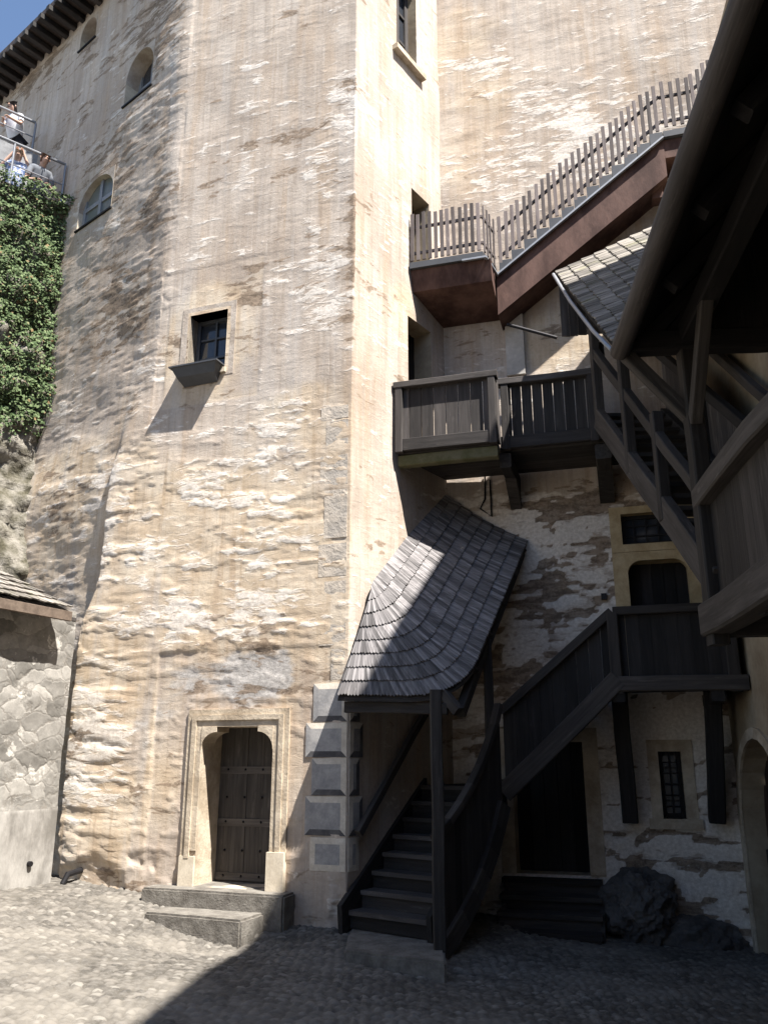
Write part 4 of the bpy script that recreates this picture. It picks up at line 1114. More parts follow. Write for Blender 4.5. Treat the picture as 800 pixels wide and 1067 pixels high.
# ------------------------------------------------------------------ LOWER BALCONY
balc = thing('wooden_balcony', 'grey boarded wooden balcony on the wall below the picket stairs', 'balcony', W.pt(W.sz(520, 460)[0], 5.6, .6))
def balcony():
    offL = 1.27; offR = .98; zf = 5.72; zt = 6.58
    sL = W.sz(414, 420, offL)[0]; sM = W.sz(516, 420, offL)[0]; sR = W.sz(622, 420, offR)[0]
    def front(s0, s1, off, n, mat, z0=zf, z1=zt):
        m = MB()
        for k in range(n):
            u0 = s0 + (s1 - s0) * k / n; u1 = s0 + (s1 - s0) * (k + 1) / n
            wall_box(m, W, u0 + .006, u1 - .006, z0, z1, off - .03 + .006 * random.random(), off)
        m.build('boarding', mat, balc)
        m = MB(); m.beam(W.pt(s0 - .04, z1 + .03, off + .01), W.pt(s1 + .04, z1 + .03, off + .01), .15, .09); m.build('top_rail', 'panel', balc)
        m = MB(); m.beam(W.pt(s0 - .02, z0 + .02, off + .025), W.pt(s1 + .02, z0 + .02, off + .025), .07, .17); m.build('bottom_rail', 'panel', balc)
    front(sL, sM, offL, 8, 'panel'); front(sM + .03, sR, offR, 9, 'dark')
    for s, o in ((sL + .03, offL), (sM - .04, offL), (sM + .09, offR), (sR - .06, offR)):
        m = MB(); m.beam(W.pt(s, zf - .08, o + .03), W.pt(s, zt + .0, o + .03), .10, .09, W.n); m.build('post', 'panel', balc)
    m = MB()
    for k in range(3): wall_box(m, W, sM - .015, sM + .015, zf, zt, offR + .04 + (offL - offR - .06) * k / 3, offR + .04 + (offL - offR - .06) * (k + .97) / 3)
    m.build('boarding', 'panel', balc)
    m = MB(); nb = 6
    for k in range(nb):
        wall_box(m, W, sL, sM, zf - .09, zf - .03, .04 + (offL - .06) * k / nb, .04 + (offL - .06) * (k + .98) / nb, grain=W.u)
        wall_box(m, W, sM + .01, sR + .35, zf - .09, zf - .03, .04 + (offR - .06) * k / nb, .04 + (offR - .06) * (k + .98) / nb, grain=W.u)
    m.build('floor', 'beam', balc)
    m = MB(); m.beam(W.pt(sL, zf - .17, offL - .08), W.pt(sM, zf - .17, offL - .08), .14, .15)
    m.build('edge_beam', simple('mossy_beam', (.085, .085, .04), (.13, .12, .075), 5, .9), balc)
    for x, w in ((531, .15), (629, .20)):
        s = W.sz(x, 480, .5)[0]
        m = MB(); m.beam(W.pt(s, zf - .22, .0), W.pt(s, zf - .22, 1.0), w, .20)
        m.prism([W.pt(s - w / 2, zf - .32, .0), W.pt(s - w / 2, zf - .32, .55), W.pt(s - w / 2, zf - .62, .0)], W.u * w)
        m.build('corbel', 'beam', balc)
balcony()
# cable loop on the wall under the balcony
cb = MB(); cb.tube([W.px(505, 494, .03), W.px(505, 520, .03), W.px(500, 530, .03), W.px(512, 538, .03), W.px(510, 500, .03)], .012, seg=6)
tag(cb.build('cable', 'iron', smooth=True), 'thin dark cable loop hanging on the wall under the balcony', 'cable')

# ------------------------------------------------------------------ PICKET STAIRCASE
pick = thing('picket_staircase', 'red brown staircase with grey picket railing high on the sunlit back wall', 'staircase', W.pt(W.sz(520, 280)[0], 8.6, .5))
def picket_stairs():
    offL = .92; offS = .52
    s0 = W.sz(427, 270, offL)[0]; s1 = W.sz(503, 264, offL)[0]
    zf = W.sz(470, 268, offL)[1]
    t0, z0 = W.sz(520, 282, offS); t1, z1 = W.sz(690, 139, offS); t2 = t1 + 1.6
    t2, z2 = W.sz(722, 122, offS); t3, z3 = W.sz(800, 66, offS); z2 = z1
    # pickets
    def picket(p, h, w=.052, yaw=None):
        d = W.u if yaw is None else yaw
        m = MB(); hh = h + random.uniform(-.025, .025); tl = Vector((random.uniform(-.012, .012), 0, 0))
        m.beam(p, p + Vector((0, 0, hh)) + tl, .024, w, d, ch=.003); m.build('picket', 'picket', pick)
    H = .80
    n = 12
    for k in range(n): picket(W.pt(s0 + (s1 - s0) * (k + .4) / n, zf + .04, offL), H)
    for k in range(4): picket(W.pt(s1 + .02 + .03 * k, zf + .03 - .02 * k, offL - .06 - .10 * k), H, yaw=W.n)
    L = t1 - t0; n = 26
    for k in range(n):
        f = (k + .3) / n; picket(W.pt(t0 + L * f, z0 + (z1 - z0) * f + .10, offS), H + .02)
    n = int((t2 - t1) / .112) + 1
    for k in range(n): picket(W.pt(t1 + .06 + .112 * k, z1 + .10, offS), H)
    n = 13
    for k in range(n): picket(W.pt(t2 + (t3 - t2) * (k + .4) / n, z2 + (z3 - z2) * (k + .4) / n + .10, offS), H + .02)
    for hgt in (.18, .62):
        for (p, q) in ((W.pt(s0, zf + hgt, offL - .03), W.pt(s1, zf + hgt, offL - .03)), (W.pt(s1, zf + hgt, offL - .03), W.pt(s1 + .12, zf + hgt - .05, offS)),
                       (W.pt(t0, z0 + hgt + .06, offS - .03), W.pt(t1, z1 + hgt + .06, offS - .03)), (W.pt(t1, z1 + hgt + .04, offS - .03), W.pt(t2, z1 + hgt + .04, offS - .03)), (W.pt(t2, z2 + hgt + .04, offS - .03), W.pt(t3, z3 + hgt + .04, offS - .03))):
            m = MB(); m.beam(p, q, .03, .045); m.build('rail', 'picket', pick)
    # landing: slab, red soffit, tin edge
    m = MB(); m.slab([W.pt(s0, zf - .10, .02), W.pt(s1 + .12, zf - .10, .02), W.pt(s1 + .12, zf - .10, offS), W.pt(s1, zf - .10, offL + .02)] , (0, 0, .10)); m.slab([W.pt(s0, zf - .098, .03), W.pt(s1 - .002, zf - .098, offL), W.pt(s1 - .002, zf - .098, offL + .03), W.pt(s0, zf - .098, offL + .03)], (0, 0, .096))
    m.build('landing', 'darkzinc', pick)
    m = MB(); m.prism([W.pt(s0, zf - .105, .01), W.pt(s0, zf - .105, offL - .02), W.pt(s0, zf - .42, offL - .10), W.pt(s0, zf - .62, .01)], W.u * (s1 + .10 - s0)); m.build('soffit', 'redbrown', pick)
    dep = .62
    m = MB(); m.prism([W.pt(t0 - .05, z0 - .09, 0), W.pt(t1, z1 - .09, 0), W.pt(t1, z1 - .09 - dep, 0), W.pt(t0 - .05, z0 - .09 - dep, 0)], W.n * (offS - .03)); m.build('soffit', 'redbrown', pick)
    m = MB(); m.prism([W.pt(t1 + .003, z1 - .09, .02), W.pt(t2, z1 - .09, .02), W.pt(t2, z1 - .4, .02), W.pt(t1 + .003, z1 - .4, .02)], W.n * (offS - .06)); m.build('soffit', 'redbrown', pick)
    for x in (683, 716):
        s = W.sz(x, 190, .3)[0]; m = MB(); m.beam(W.pt(s, z1 - .95, .25), W.pt(s, z1 - .40, .25), .17, .2, W.n); m.build('bracket', 'redbrown', pick)
    m = MB(); m.prism([W.pt(t2 + .003, z2 - .09, .01), W.pt(t3, z3 - .09, .01), W.pt(t3, z3 - .7, .01), W.pt(t2 + .003, z2 - .4, .01)], W.n * (offS - .05)); m.build('soffit', 'redbrown', pick)
    m = MB(); m.prism([W.pt(t2 + .004, z2 - .08, .03), W.pt(t3, z3 - .08, .03), W.pt(t3, z3 + .05, .03), W.pt(t2 + .004, z2 + .05, .03)], W.n * (offS - .02)); m.build('step', 'darkzinc', pick)
    # stepped grey stringer with tin drip edge
    m = MB(); n = 13
    for k in range(n):
        f0, f1 = k / n, (k + 1) / n; u0 = t0 + L * f0; u1 = t0 + L * f1; za = z0 + (z1 - z0) * f0
        zb = za + (z1 - z0) / n; P = W.pt
        m.hexa([P(u0 + .004, za - .07, .03), P(u1 - .004, zb - .07, .03), P(u1 - .004, zb - .07, offS + .012), P(u0 + .004, za - .07, offS + .012),
                P(u0 + .004, zb + .02, .03), P(u1 - .004, zb + .02, .03), P(u1 - .004, zb + .02, offS + .012), P(u0 + .004, zb + .02, offS + .012)])
    m.build('step', 'darkzinc', pick)
    m = MB(); m.slab([W.pt(t1 + .005, z1 - .08, .03), W.pt(t2, z1 - .08, .03), W.pt(t2, z1 - .08, offS + .02), W.pt(t1 + .005, z1 - .08, offS + .02)], (0, 0, .10)); m.build('landing', 'darkzinc', pick)
    m = MB(); m.beam(W.pt(t0 - .04, z0 - .085, offS + .02), W.pt(t1, z1 - .085, offS + .02), .05, .03)
    m.beam(W.pt(s1 + .04, zf - .10, offL + .02), W.pt(t0 - .03, z0 - .085, offS + .03), .04, .03); m.beam(W.pt(s1 - .3, zf - .11, offL + .035), W.pt(s1 + .05, zf - .11, offL + .035), .04, .03)
    m.build('drip_edge', 'zinc', pick)
    # iron strut under the landing
    m = MB(); m.tube([W.px(528, 338, .35), W.px(580, 352, .35)], .025, seg=8); m.build('strut', 'iron', pick)
picket_stairs()

# ------------------------------------------------------------------ GALLERY with its stair
gal = thing('timber_gallery', 'black timber gallery with shingled roof and stair at the right edge', 'gallery', (3.0, 6.5, 2.7))
GD = Vector((-.120, -.993, 0)).normalized()             # gallery direction, towards the viewer
def gallery():
    GY = 6.5
    c = at_y(741, 600, GY); cx, cy = c.x, c.y
    P = lambda s, o, z: Vector((cx, cy, z)) + GD * s + Vector((.993, -.120, 0)) * o      # s to the viewer, o to the right
    zf, zr = 2.93, 3.78; Ln = 9.0; wd = 1.25
    m = MB(); m.beam(P(-.10, 0, zf - .12), P(Ln, 0, zf - .12), .20, .26); m.build('edge_beam', 'beam', gal)
    m = MB(); m.beam(P(-.05, 0, zr + .02), P(Ln, 0, zr + .02), .16, .17); m.build('top_rail', 'beam', gal)
    m = MB()
    for k in range(42): 
        s = .06 + k * .2; m.slab([P(s, .03, zf - .02), P(s + .196, .03, zf - .02), P(s + .196, .06, zf - .02), P(s, .06, zf - .02)], (0, 0, zr - zf - .02), grain=(0, 0, 1))
    m.build('parapet_boarding', 'dark', gal)
    m = MB(); m.slab([P(.0, .1, zf - .06), P(Ln, .1, zf - .06), P(Ln, wd, zf - .06), P(0, wd, zf - .06)], (0, 0, .05), grain=GD); m.build('floor', 'black', gal)
    for k in range(9):
        m = MB(); m.beam(P(-.02 + k * 1.05, .02, zf - .19), P(-.02 + k * 1.05, wd + .2, zf - .19), .15, .15); m.build('joist', 'black', gal)
    # eave line with log gutter
    g0 = at_y(647, 362, 6.45); g1 = at_z(777, 0, g0.z)
    dirg = (g1 - g0).normalized()
    m = MB(); m.tube([g0 - dirg * .08 + dirg * t for t in (0, 1, 2, 3, 4, 5, 6)], .085, seg=12, r2=.07); m.build('log_gutter', 'panel', gal, smooth=True)
    # roof slope from the eave up to the right
    rise = Vector((.993, -.12, 0)) * 2.6 + Vector((0, 0, 2.75))
    ez = Vector((.055, 0, .09)); e0 = g0 - dirg * .22 + ez; e1 = g0 + dirg * 9 + ez
    mb = MB(); nr = 11
    for k in range(nr): shingle_strip(mb, [e0 + rise * (k / nr), e1 + rise * (k / nr)], [e0 + rise * ((k + 1) / nr), e1 + rise * ((k + 1) / nr)], .10, .03, .016, over=.06)
    rf = mb.build('roof', 'shingle', gal)
    nn = rise.cross(e1 - e0).normalized(); nn = nn if nn.z > 0 else -nn
    m = MB(); m.slab([e0 - nn * .02, e1 - nn * .02, e1 + rise - nn * .02, e0 + rise - nn * .02], -nn * .04, grain=dirg); m.build('boarding', 'black', rf)
    m = MB()
    for k in range(10): b = e0 + dirg * (.15 + k * .9) - nn * .13; m.beam(b + rise * .03, b + rise * .95, .11, .13)
    m.build('rafter', 'black', rf)
    # boarded gable closing the roof space at the far end, tie beam
    zt = 5.20
    gx = lambda o, z: Vector((g0.x, g0.y, 0)) + Vector((.993, -.12, 0)) * o + Vector((0, 0, z)) - dirg * .10
    m = MB(); nb = 13
    for k in range(nb):
        o0 = .22 + k * .2; o1 = o0 + .196; sl = 2.75 / 2.6
        m.hexa([gx(o0, zt), gx(o1, zt), gx(o1, zt) + dirg * .03, gx(o0, zt) + dirg * .03] + [gx(o0, g0.z + o0 * sl), gx(o1, g0.z + o1 * sl), gx(o1, g0.z + o1 * sl) + dirg * .03, gx(o0, g0.z + o0 * sl) + dirg * .03] if g0.z + o0 * sl > zt else
               [gx(o0, zt - .02), gx(o1, zt - .02), gx(o1, zt - .02) + dirg * .03, gx(o0, zt - .02) + dirg * .03, gx(o0, zt + .02), gx(o1, zt + .02), gx(o1, zt + .02) + dirg * .03, gx(o0, zt + .02) + dirg * .03], grain=(0, 0, 1))
    m.build('gable_boarding', 'black', gal)
    m = MB(); m.beam(gx(.1, zt), gx(2.8, zt), .16, .18); m.build('tie_beam', 'black', gal)
    m = MB(); m.beam(P(-.05, .02, zt + .06), P(Ln, .02, zt + .06), .16, .18); m.build('wall_plate', 'black', gal)
    # posts and braces
    for s in (0, 2.6, 5.2):
        m = MB(); m.beam(P(s, 0, zf - .34 if s == 0 else zf), P(s, 0, zt), .14, .14, (1, 0, 0)); m.build('post', 'beam', gal)
        m = MB(); m.beam(P(s + .05, 0, zt - .75), P(s + .75, 0, zt), .09, .10, (1, 0, 0)); m.build('brace', 'beam', gal)
    m = MB(); m.beam(P(-.04, 0, zt - .70), P(-.04, 0, zt - .70) + (gx(.0, zt) - P(-.04, 0, zt)) * .9 + Vector((0, 0, .62)), .10, .11); m.build('brace', 'beam', gal)
    m = MB(); m.beam(P(.25, wd - .25, zf), P(.25, wd - .25, zt + .4), .16, .16, (1, 0, 0)); m.build('post', 'black', gal)
    # stair up to the balcony
    lo = at_y(747, 607, 6.48); hi = at_y(624, 436, 9.75)
    hi2 = Vector((hi.x, hi.y, hi.z)); dv = (hi2 - lo); hd = Vector((dv.x, dv.y, 0)).normalized(); sd = Vector((hd.y, -hd.x, 0)); ww = .80
    m = MB(); m.beam(lo, hi2, .10, .26); m.build('stringer', 'beam', gal)
    m = MB(); m.beam(lo + sd * ww, hi2 + sd * ww, .08, .26); m.build('stringer', 'black', gal)
    n = 15
    for k in range(n):
        f = (k + .5) / n; b = lo + dv * f
        m = MB(); a = b + Vector((0, 0, .02)); m.slab([a - hd * .13, a - hd * .13 + sd * ww, a + hd * .11 + sd * ww, a + hd * .11], (0, 0, .045), grain=sd); m.build('step', 'dark', gal)
    for o, mat in ((.0, 'beam'), (ww, 'dark')):
        m = MB(); r0 = lo + sd * o + Vector((0, 0, zr - lo.z - .02 if o == 0 else .9)); r1 = hi2 + sd * o + Vector((0, 0, .95)); m.beam(r0, r1, .09, .11); m.build('handrail', mat, gal)
    m = MB(); nb = 24
    for k in range(nb):
        a = lo + dv * (k / nb) + sd * (ww + .05); b = lo + dv * ((k + .97) / nb) + sd * (ww + .05); t = sd * .025; u = Vector((0, 0, .88))
        m.hexa([a, b, b + t, a + t, a + u, b + u, b + u + t, a + u + t], grain=(0, 0, 1))
    m.build('parapet_boarding', 'panel', gal)
    for f, top in ((.985, 1.3), (.62, 1.6), (.33, 1.0)):
        b = lo + dv * f; m = MB(); m.beam(b - Vector((0, 0, .1)), b + Vector((0, 0, top)), .11, .11, (1, 0, 0)); m.build('post', 'beam' if f > .9 else 'dark', gal)
    b = lo + dv * .62 + sd * ww; m = MB(); m.beam(b, b + Vector((0, 0, 1.7)), .14, .14, (1, 0, 0)); m.build('post', 'black', gal)
    # handrail on the wall behind
    m = MB(); m.beam(D.px(742, 366, .12), D.px(800, 418, .12), .08, .10); m.build('wall_rail', 'dark', gal)
gallery()

# ------------------------------------------------------------------ small canopy over the stair head
can = thing('shingled_canopy', 'small sunlit shingle canopy with tin gutter beside the picket stairs', 'canopy', (2.9, 9.3, 6.5))
def canopy():
    Q0 = at_y(579, 284, 10.15); Q1 = at_y(646, 366, 7.25); R0 = at_y(694, 230, 10.3); R1 = Q1 + (R0 - Q0) * 1.0
    mb = MB(); n = 9
    for k in range(n): shingle_strip(mb, [Q0.lerp(R0, k / n), Q1.lerp(R1, k / n)], [Q0.lerp(R0, (k + 1) / n), Q1.lerp(R1, (k + 1) / n)], .085, .03, .015, over=.05)
    rf = mb.build('roof', 'shingle2', can)
    nn = (R0 - Q0).cross(Q1 - Q0).normalized(); nn = nn if nn.z > 0 else -nn
    m = MB(); m.slab([Q0 - nn * .02, Q1 - nn * .02, R1 - nn * .02, R0 - nn * .02], -nn * .06, grain=(Q1 - Q0)); m.build('boarding', 'dark', rf)
    m = MB(); m.tube([Q0 + Vector((-.05, -.05, -.06)), Q0.lerp(Q1, .35) + Vector((-.05, 0, -.10)), Q0.lerp(Q1, .72) + Vector((-.05, 0, -.10)), Q1 + Vector((-.03, 0, -.05))], .022, seg=8); m.build('gutter', 'zinc', can, smooth=True)
    m = MB(); zb = at_y(578, 349, 10.1).z
    for k in range(7):
        a = Vector((Q0.x + .02 + .11 * k, 10.12 - .02 * k, zb)); b = a + Vector((.107, -.0, 0))
        t = Vector((0, .03, 0)); h = Q0.z - zb + .02 * k - .06
        m.hexa([a, b, b + t, a + t, a + Vector((0, 0, h)), b + Vector((0, 0, h)), b + t + Vector((0, 0, h)), a + t + Vector((0, 0, h))], grain=(0, 0, 1))
    m.build('boarding', 'panel', can)
    q = at_y(622, 350, 9.75); m = MB(); m.beam(Vector((q.x, q.y, 6.6)), Vector((q.x, q.y, q.z - .12)), .12, .12, (1, 0, 0)); m.build('post', 'dark', can)
canopy()

# ------------------------------------------------------------------ LEFT: outbuilding, cliff, ivy, terrace, people
H = Plane((-3.80, 11.0), (-.454, -.891), (.891, -.454))     # outbuilding wall, s towards the viewer
house = thing('stone_outbuilding', 'low rubble stone outbuilding with a shingle roof at the left edge', 'outbuilding', (-4.4, 10.4, gz(-4.2)))
def outbuilding():
    ze = H.sz(40, 640)[1]
    zmid = H.sz(40, 842)[1]
    st = .04; sw = H.sz(68, 760)[0]; sc = np.arange(sw, 5.5, st); zc = np.arange(-.2, ze + .15, st); U, Z = np.meshgrid(sc, zc)
    disp = np.where(Z > zmid, .05 * (fbm(U * 3.2, Z * 4.5, 61, 3) - .5), .02 * (fbm(U * 2, Z * 2, 66) - .5) + .02)
    X = H.o.x + H.u.x * U + H.n.x * disp; Y = H.o.y + H.u.y * U + H.n.y * disp
    idx = np.arange(U.size).reshape(U.shape); Fc = np.stack([idx[:-1, :-1], idx[:-1, 1:], idx[1:, 1:], idx[1:, :-1]], -1).reshape(-1, 4)
    mi = (np.repeat(((zc[1:] + zc[:-1]) / 2 < zmid)[:, None], len(sc) - 1, 1)).astype(np.int32).ravel()
    raw_mesh('wall', np.stack([X, Y, Z], -1).reshape(-1, 3), Fc, ['rubble', 'cement'], house, mi=mi)
    se, zev = H.sz(76, 634, .28); e0 = H.pt(se, zev, .28); e1 = H.pt(5.5, e0.z, .28)
    up = -H.n * 1.05 + Vector((0, 0, .62))
    mb = MB(); n = 7
    # hipped short end: ridge starts further along
    for k in range(n):
        f0, f1 = k / n, (k + 1) / n; sh = Vector(H.u) * .75
        shingle_strip(mb, [e0 + up * f0 + sh * f0, e1 + up * f0], [e0 + up * f1 + sh * f1, e1 + up * f1], .10, .03, .016, over=.04)
    rf = mb.build('roof', 'shingle2', house)
    m = MB(); t = Vector((0, 0, -.05)); m.slab([e0 + t, e1 + t, e1 + up + t, e0 + up + H.u * .75 + t], (0, 0, -.03), grain=H.u); m.build('boarding', 'dark', rf)
    m = MB(); m.beam(e0 + Vector((0, 0, -.10)) - H.n * .02, e1 + Vector((0, 0, -.10)) - H.n * .02, .05, .12); m.build('fascia', simple('fascia_wood', (.10, .075, .058), (.17, .13, .10), 8), rf)
    m = MB(); m.slab([H.pt(sw, ze, -2.3), H.pt(5.5, ze, -2.3), H.pt(5.5, ze, 0.0), H.pt(sw, ze, 0.0)], (0, 0, .04)); m.build('ceiling', 'dark', house)
    p = H.px(29, 900, .0); m = MB(); m.tube([p - H.n * .05, p + H.n * .06], .03, seg=10); m.build('drain_pipe', 'iron', house)
outbuilding()
p = A.px(78, 908, .05)
m = MB(); m.tube([p - A.n * .12, p + A.n * .12 + Vector((0, 0, -.02)), p + A.n * .16 + Vector((-.02, 0, -.12))], .035, seg=10); tag(m.build('waterspout', 'iron'), 'short black drain spout at the foot of the tower left corner', 'spout')

CL = Plane((-5.15, 12.85), (-.777, -.629), (.629, -.777))     # cliff face, s towards the viewer
CZ = 11.15
TF = 10.62
def cliff_disp(U, Z):
    d = .55 * (fbm(U * .8, Z * .7, 71, 4) - .5) + .26 * (fbm(U * 2.6, Z * 2.6, 75, 4) - .5) + .10 * np.abs(fbm(U * 5, Z * 6, 79, 3) - .5)
    d = d + .22 * np.abs(fbm(U * 2.4 + Z * .5, Z * 3.2, 171, 4) - .5) * 2 - .10 + .10 * (fbm(U * 7, Z * 8, 175, 3) - .5)
    return d - .10 * (Z - 5) * .35 + .35 * sst(6.6, 4.5, Z)
def cliff():
    st = .06; sc = np.arange(-1.2, 8, st); zc = np.arange(-.5, CZ + .02, st); U, Z = np.meshgrid(sc, zc)
    d = cliff_disp(U, Z) * sst(CZ + .3, CZ - .6, Z) - .3 * sst(-.2, -1.2, U)
    X = CL.o.x + CL.u.x * U + CL.n.x * d; Y = CL.o.y + CL.u.y * U + CL.n.y * d
    V = np.stack([X, Y, Z], -1).reshape(-1, 3); idx = np.arange(U.size).reshape(U.shape)
    Fc = np.stack([idx[:-1, :-1], idx[:-1, 1:], idx[1:, 1:], idx[1:, :-1]], -1).reshape(-1, 4)
    o = raw_mesh('cliff', V, Fc, 'rock'); tag(o, kind='structure')
    m = MB(); m.slab([CL.pt(-.2, TF - .3, -.43), CL.pt(8, TF - .3, -.43), CL.pt(8, TF - .3, -6), CL.pt(-.2, TF - .3, -6)], (0, 0, .3)); m.slab([CL.pt(.45, TF - .02, -.28), CL.pt(8, TF - .02, -.28), CL.pt(8, TF - .02, -.42), CL.pt(.45, TF - .02, -.42)], (0, 0, CZ - TF + .02)); tag(m.build('terrace', 'concrete'), kind='structure')
    # ivy leaves
    n = 60000; u = RNG.uniform(-.9, 5.0, n); z = 5.6 + (CZ + .12 - 5.6) * RNG.rand(n)
    low = 6.2 + 1.1 * fbm(u * 1.5, u * 0, 83) + .5 * (fbm(u * 6, u * 0, 84) - .5)
    dens = sst(.16, .32, fbm(u * 1.3, z * 1.1, 91, 4) + .25 * sst(8.5, 11, z)) * sst(low - .2, low + .3, z)
    k = RNG.rand(n) < np.maximum(dens, .0); u, z = u[k], z[k]; n = len(u)
    clump = fbm(u * 3.2, z * 3.2, 95, 3)
    d = cliff_disp(u, z) * sst(CZ + .3, CZ - .6, z) + .03 + .30 * RNG.rand(n) * clump
    px_ = CL.o.x + CL.u.x * u + CL.n.x * d; py_ = CL.o.y + CL.u.y * u + CL.n.y * d
    V = np.zeros((n, 6, 3)); rn = np.zeros((n, 6))
    for i in range(n):
        c = Vector((px_[i], py_[i], z[i])); nn = (CL.n + Vector((0, 0, .45)) + Vector(RNG.normal(0, .5, 3))).normalized()
        t = nn.orthogonal().normalized(); t = (Matrix.Rotation(RNG.uniform(0, 6.28), 3, nn) @ t); b = nn.cross(t); s = RNG.uniform(.016, .036)
        pts = [c - t * s, c - t * .3 * s + b * .8 * s - nn * .2 * s, c + t * .25 * s + b * .55 * s - nn * .15 * s, c + t * 1.1 * s, c + t * .25 * s - b * .55 * s - nn * .15 * s, c - t * .3 * s - b * .8 * s - nn * .2 * s]
        V[i] = [tuple(p) for p in pts]; rn[i] = RNG.rand()
    base = np.arange(n)[:, None] * 6
    Fc = np.concatenate([base + np.array([[0, 1, 2, 3]]), base + np.array([[0, 3, 4, 5]])], 0)
    o = raw_mesh('ivy', V.reshape(-1, 3), Fc, 'leaf', attrs={'rnd': rn.ravel()}, smooth=False); tag(o, 'dense green ivy hanging over the cliff beside the tower', 'ivy', kind='stuff')
cliff()
# terrace railings
def railing(name, label, p0, p1, h, n, mat='steel', infill=True):
    p0 = Vector(p0); p1 = Vector(p1); o = thing(name, label, 'railing', p0, 'terrace railings'); u = Vector((0, 0, 1))
    m = MB(); m.tube([p0 + u * h, p1 + u * h], .025, seg=8); m.build('top_rail', mat, o)
    for f in (.12, .55):
        m = MB(); m.tube([p0 + u * h * f, p1 + u * h * f], .014, seg=6); m.build('rail', mat, o)
    for k in range(n):
        q = p0.lerp(p1, k / (n - 1)); m = MB(); m.tube([q, q + u * (h - .02)], .022, seg=8); m.build('post', mat, o)
    return o
r0 = CL.pt(.60, CZ, -.30); r1 = CL.pt(5, CZ, -.30)
railing('railing', 'thin steel railing along the ivy covered edge of the lower terrace', r0, r1, .98, 6)
# upper walk behind
UW = 12.72
UF = 12.36
m = MB(); m.slab([CL.pt(.9, TF, -1.15), CL.pt(8, TF, -1.15), CL.pt(8, TF, -6), CL.pt(.9, TF, -6)], (0, 0, UF - TF)); m.slab([CL.pt(.9, UF - .1, -1.14), CL.pt(8, UF - .1, -1.14), CL.pt(8, UF - .1, -1.28), CL.pt(.9, UF - .1, -1.28)], (0, 0, UW - UF + .1)); tag(m.build('upper_terrace', 'concrete'), kind='structure')
railing('railing', 'steel railing of the upper terrace held by the woman in dark trousers', CL.pt(1.0, UW, -1.22), CL.pt(6, UW, -1.22), .75, 5)

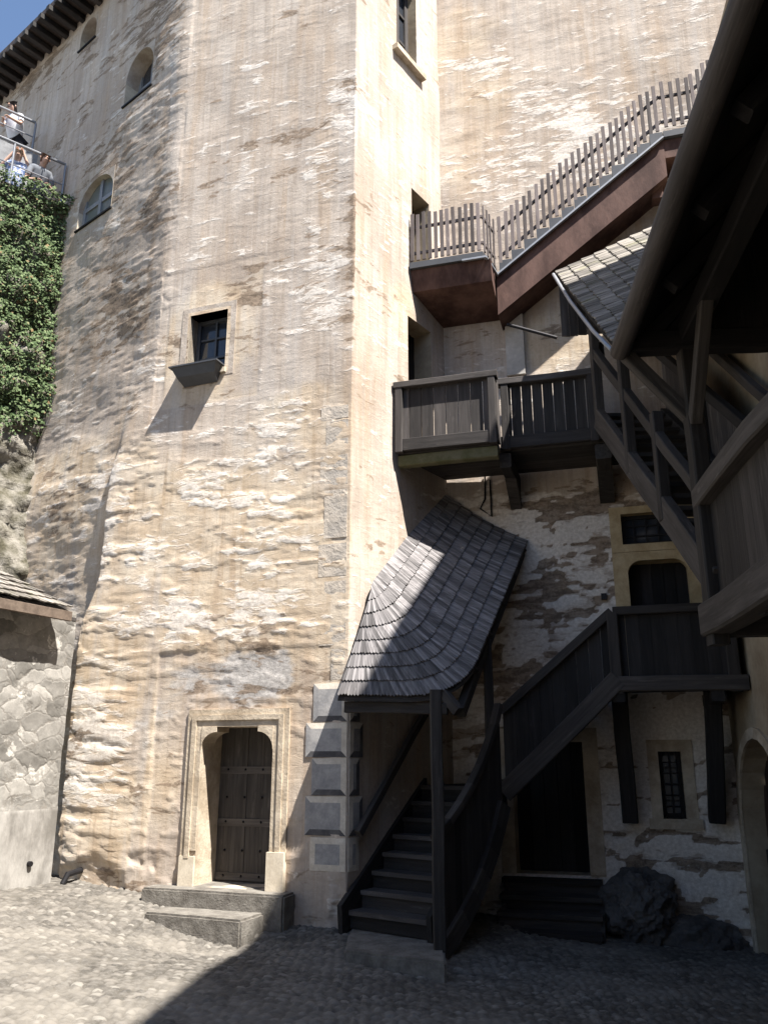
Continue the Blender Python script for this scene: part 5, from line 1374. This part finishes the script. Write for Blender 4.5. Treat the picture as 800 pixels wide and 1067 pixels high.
def skin_mesh(name, joints, edges, mat, parent, sub=1, root=0):
    me = bpy.data.meshes.new(name); off = parent.location if parent else Vector()
    me.from_pydata([tuple(Vector(p)) for p, r in joints], edges, [])
    o = bpy.data.objects.new(name, me); COL.objects.link(o)
    md = o.modifiers.new('skin', 'SKIN'); md.use_smooth_shade = True
    for i, (p, r) in enumerate(joints):
        sv = me.skin_vertices[0].data[i]; sv.radius = (r, r) if not isinstance(r, tuple) else r; sv.use_root = (i == root)
    sb = o.modifiers.new('sub', 'SUBSURF'); sb.levels = sub; sb.render_levels = sub
    me.materials.append(MT[mat]); o.parent = parent
    return o
def person(label, loc, yaw, pose, top, legs, hair, long_hair=False):
    """standing figure; local +x is where it faces. pose gives hand targets and forward lean"""
    o = thing('person', label, 'person', loc, 'people on the terraces'); o.rotation_euler = (0, 0, yaw); o.scale = (.9, .9, .9)
    ln = pose['lean']; hip = Vector((0, 0, .92)); chest = hip + Vector((.42 * ln, 0, .36)); neck = hip + Vector((.58 * ln, 0, .56)); head = neck + Vector((.05 + .08 * ln, 0, .09)); crown = head + Vector((.015, 0, .11))
    J = [(hip, (.14, .11)), (chest, (.155, .105)), (neck, .062), (head, (.078, .092)), (crown, .06)]; E = [(0, 1), (1, 2), (2, 3), (3, 4)]
    sl_, tr = [(hip - Vector((0, 0, .08)), (.185, .145)), (chest, (.178, .13)), (neck - Vector((0, 0, .05)), .085)], [(hip + Vector((0, 0, .10)), (.158, .128))]
    sE, tE = [(0, 1), (1, 2)], []
    for sg in (1, -1):
        sh = chest + Vector((.02, sg * .19, .10)); hand = Vector(pose['hands'][0 if sg > 0 else 1]); 
        mid = (sh + hand) / 2; d = hand - sh; L = d.length; bend = math.sqrt(max(.0, .29 ** 2 - (L / 2) ** 2)); el = mid + Vector((-.2, sg * .5, -.8)).normalized() * bend
        b = len(J); J += [(sh, .058), (el, .043), (hand, .028)]; E += [(1, b), (b, b + 1), (b + 1, b + 2)]
        fd = (hand - el).normalized(); side = fd.cross(Vector((0, 0, 1))).normalized(); pb = len(J); J.append((hand + fd * .07, .024)); E.append((b + 2, pb))
        for q in range(4):
            i = len(J); J += [(hand + fd * .10 + side * (.018 * (q - 1.5)), .009), (hand + fd * (.155 - .012 * abs(q - 1.3)) + side * (.02 * (q - 1.5)) - Vector((0, 0, .02)), .008)]; E += [(pb, i), (i, i + 1)]
        i = len(J); J += [(hand + fd * .05 + side * sg * .045, .010), (hand + fd * .09 + side * sg * .055, .009)]; E += [(b + 2, i), (i, i + 1)]
        k = len(sl_); sl_ += [(sh, .072), (sh.lerp(el, .75), .056)]; sE += [(1, k), (k, k + 1)]
        hp = Vector((0, sg * .10, .86)); kn = Vector((.05, sg * .11, .48)); an = Vector((-.02, sg * .11, .09)); to = Vector((.14, sg * .12, .04))
        b = len(J); J += [(hp, .085), (kn, .055), (an, .04), (to, .035)]; E += [(0, b), (b, b + 1), (b + 1, b + 2), (b + 2, b + 3)]
        k = len(tr); tr += [(hp, .10), (kn, .072), (an, .06)]; tE += [(0, k), (k, k + 1), (k + 1, k + 2)]
    skin_mesh('body', J, E, 'skin', o); skin_mesh('shirt', sl_, sE, top, o); skin_mesh('trousers', tr, tE, legs, o)
    hj = [(head + Vector((-.03, 0, .05)), .086), (crown + Vector((.0, 0, .0)), .068)]; hE = [(0, 1), (0, 2)]
    hj.append((head + Vector((-.075, 0, -.06)), .078))
    if long_hair: hj += [(head + Vector((-.10, 0, -.24)), .05)]; hE += [(2, 3)]
    skin_mesh('hair', hj, hE, hair, o, 2)
    # face: nose, eyes, mouth
    parts = []
    m0 = MB(); m0.tube([head + Vector((.085, 0, .03)), head + Vector((.112, 0, -.015))], .008, seg=6, r2=.016); parts.append((m0, 'nose', 'skin'))
    for sg in (1, -1):
        m1 = MB(); m1.tube([head + Vector((0, sg * .078, .015)), head + Vector((-.012, sg * .095, .012))], .026, seg=8, r2=.02); parts.append((m1, 'ear', 'skin'))
        f = MB(); f.tube([head + Vector((.074, sg * .032, .022)), head + Vector((.088, sg * .032, .022))], .010, seg=6); parts.append((f, 'eye', 'hairdark'))
    f = MB(); f.tube([head + Vector((.082, -.022, -.052)), head + Vector((.082, .022, -.052))], .007, seg=6); parts.append((f, 'mouth', 'hairdark'))
    for mb, nm, mt in parts:
        ob = mb.build(nm, mt, None); ob.parent = o
    return o
def on_terrace(px, py, back, z): 
    d = ray(px, py); o = CL.o - CL.n * back
    k = (o - Vector((0, 0, EYE))).dot(CL.n) / d.dot(CL.n); p = Vector((0, 0, EYE)) + d * k
    return Vector((p.x, p.y, z))
yawr = math.atan2(CL.n.y, CL.n.x)
person('person in a blue and white patterned shirt with hands raised beside the face', on_terrace(21, 150, .64, TF), yawr - .2, {'lean': .25, 'hands': [(.22, .10, 1.62), (.24, -.08, 1.60)]}, 'bluecloth', 'greycloth', 'hairfair')
person('brown haired person in a grey top leaning on the lower terrace railing', on_terrace(41, 158, .64, TF), yawr + .1, {'lean': .55, 'hands': [(.40, .15, 1.02), (.42, -.15, 1.02)]}, 'greycloth', 'darkcloth', 'hairbrown')
person('long haired woman in a white top and dark trousers on the upper terrace', on_terrace(23, 110, 1.62, UF), yawr - .9, {'lean': .35, 'hands': [(.50, .22, 1.05), (.50, .02, 1.05)]}, 'whitecloth', 'darkcloth', 'hairdark', True)
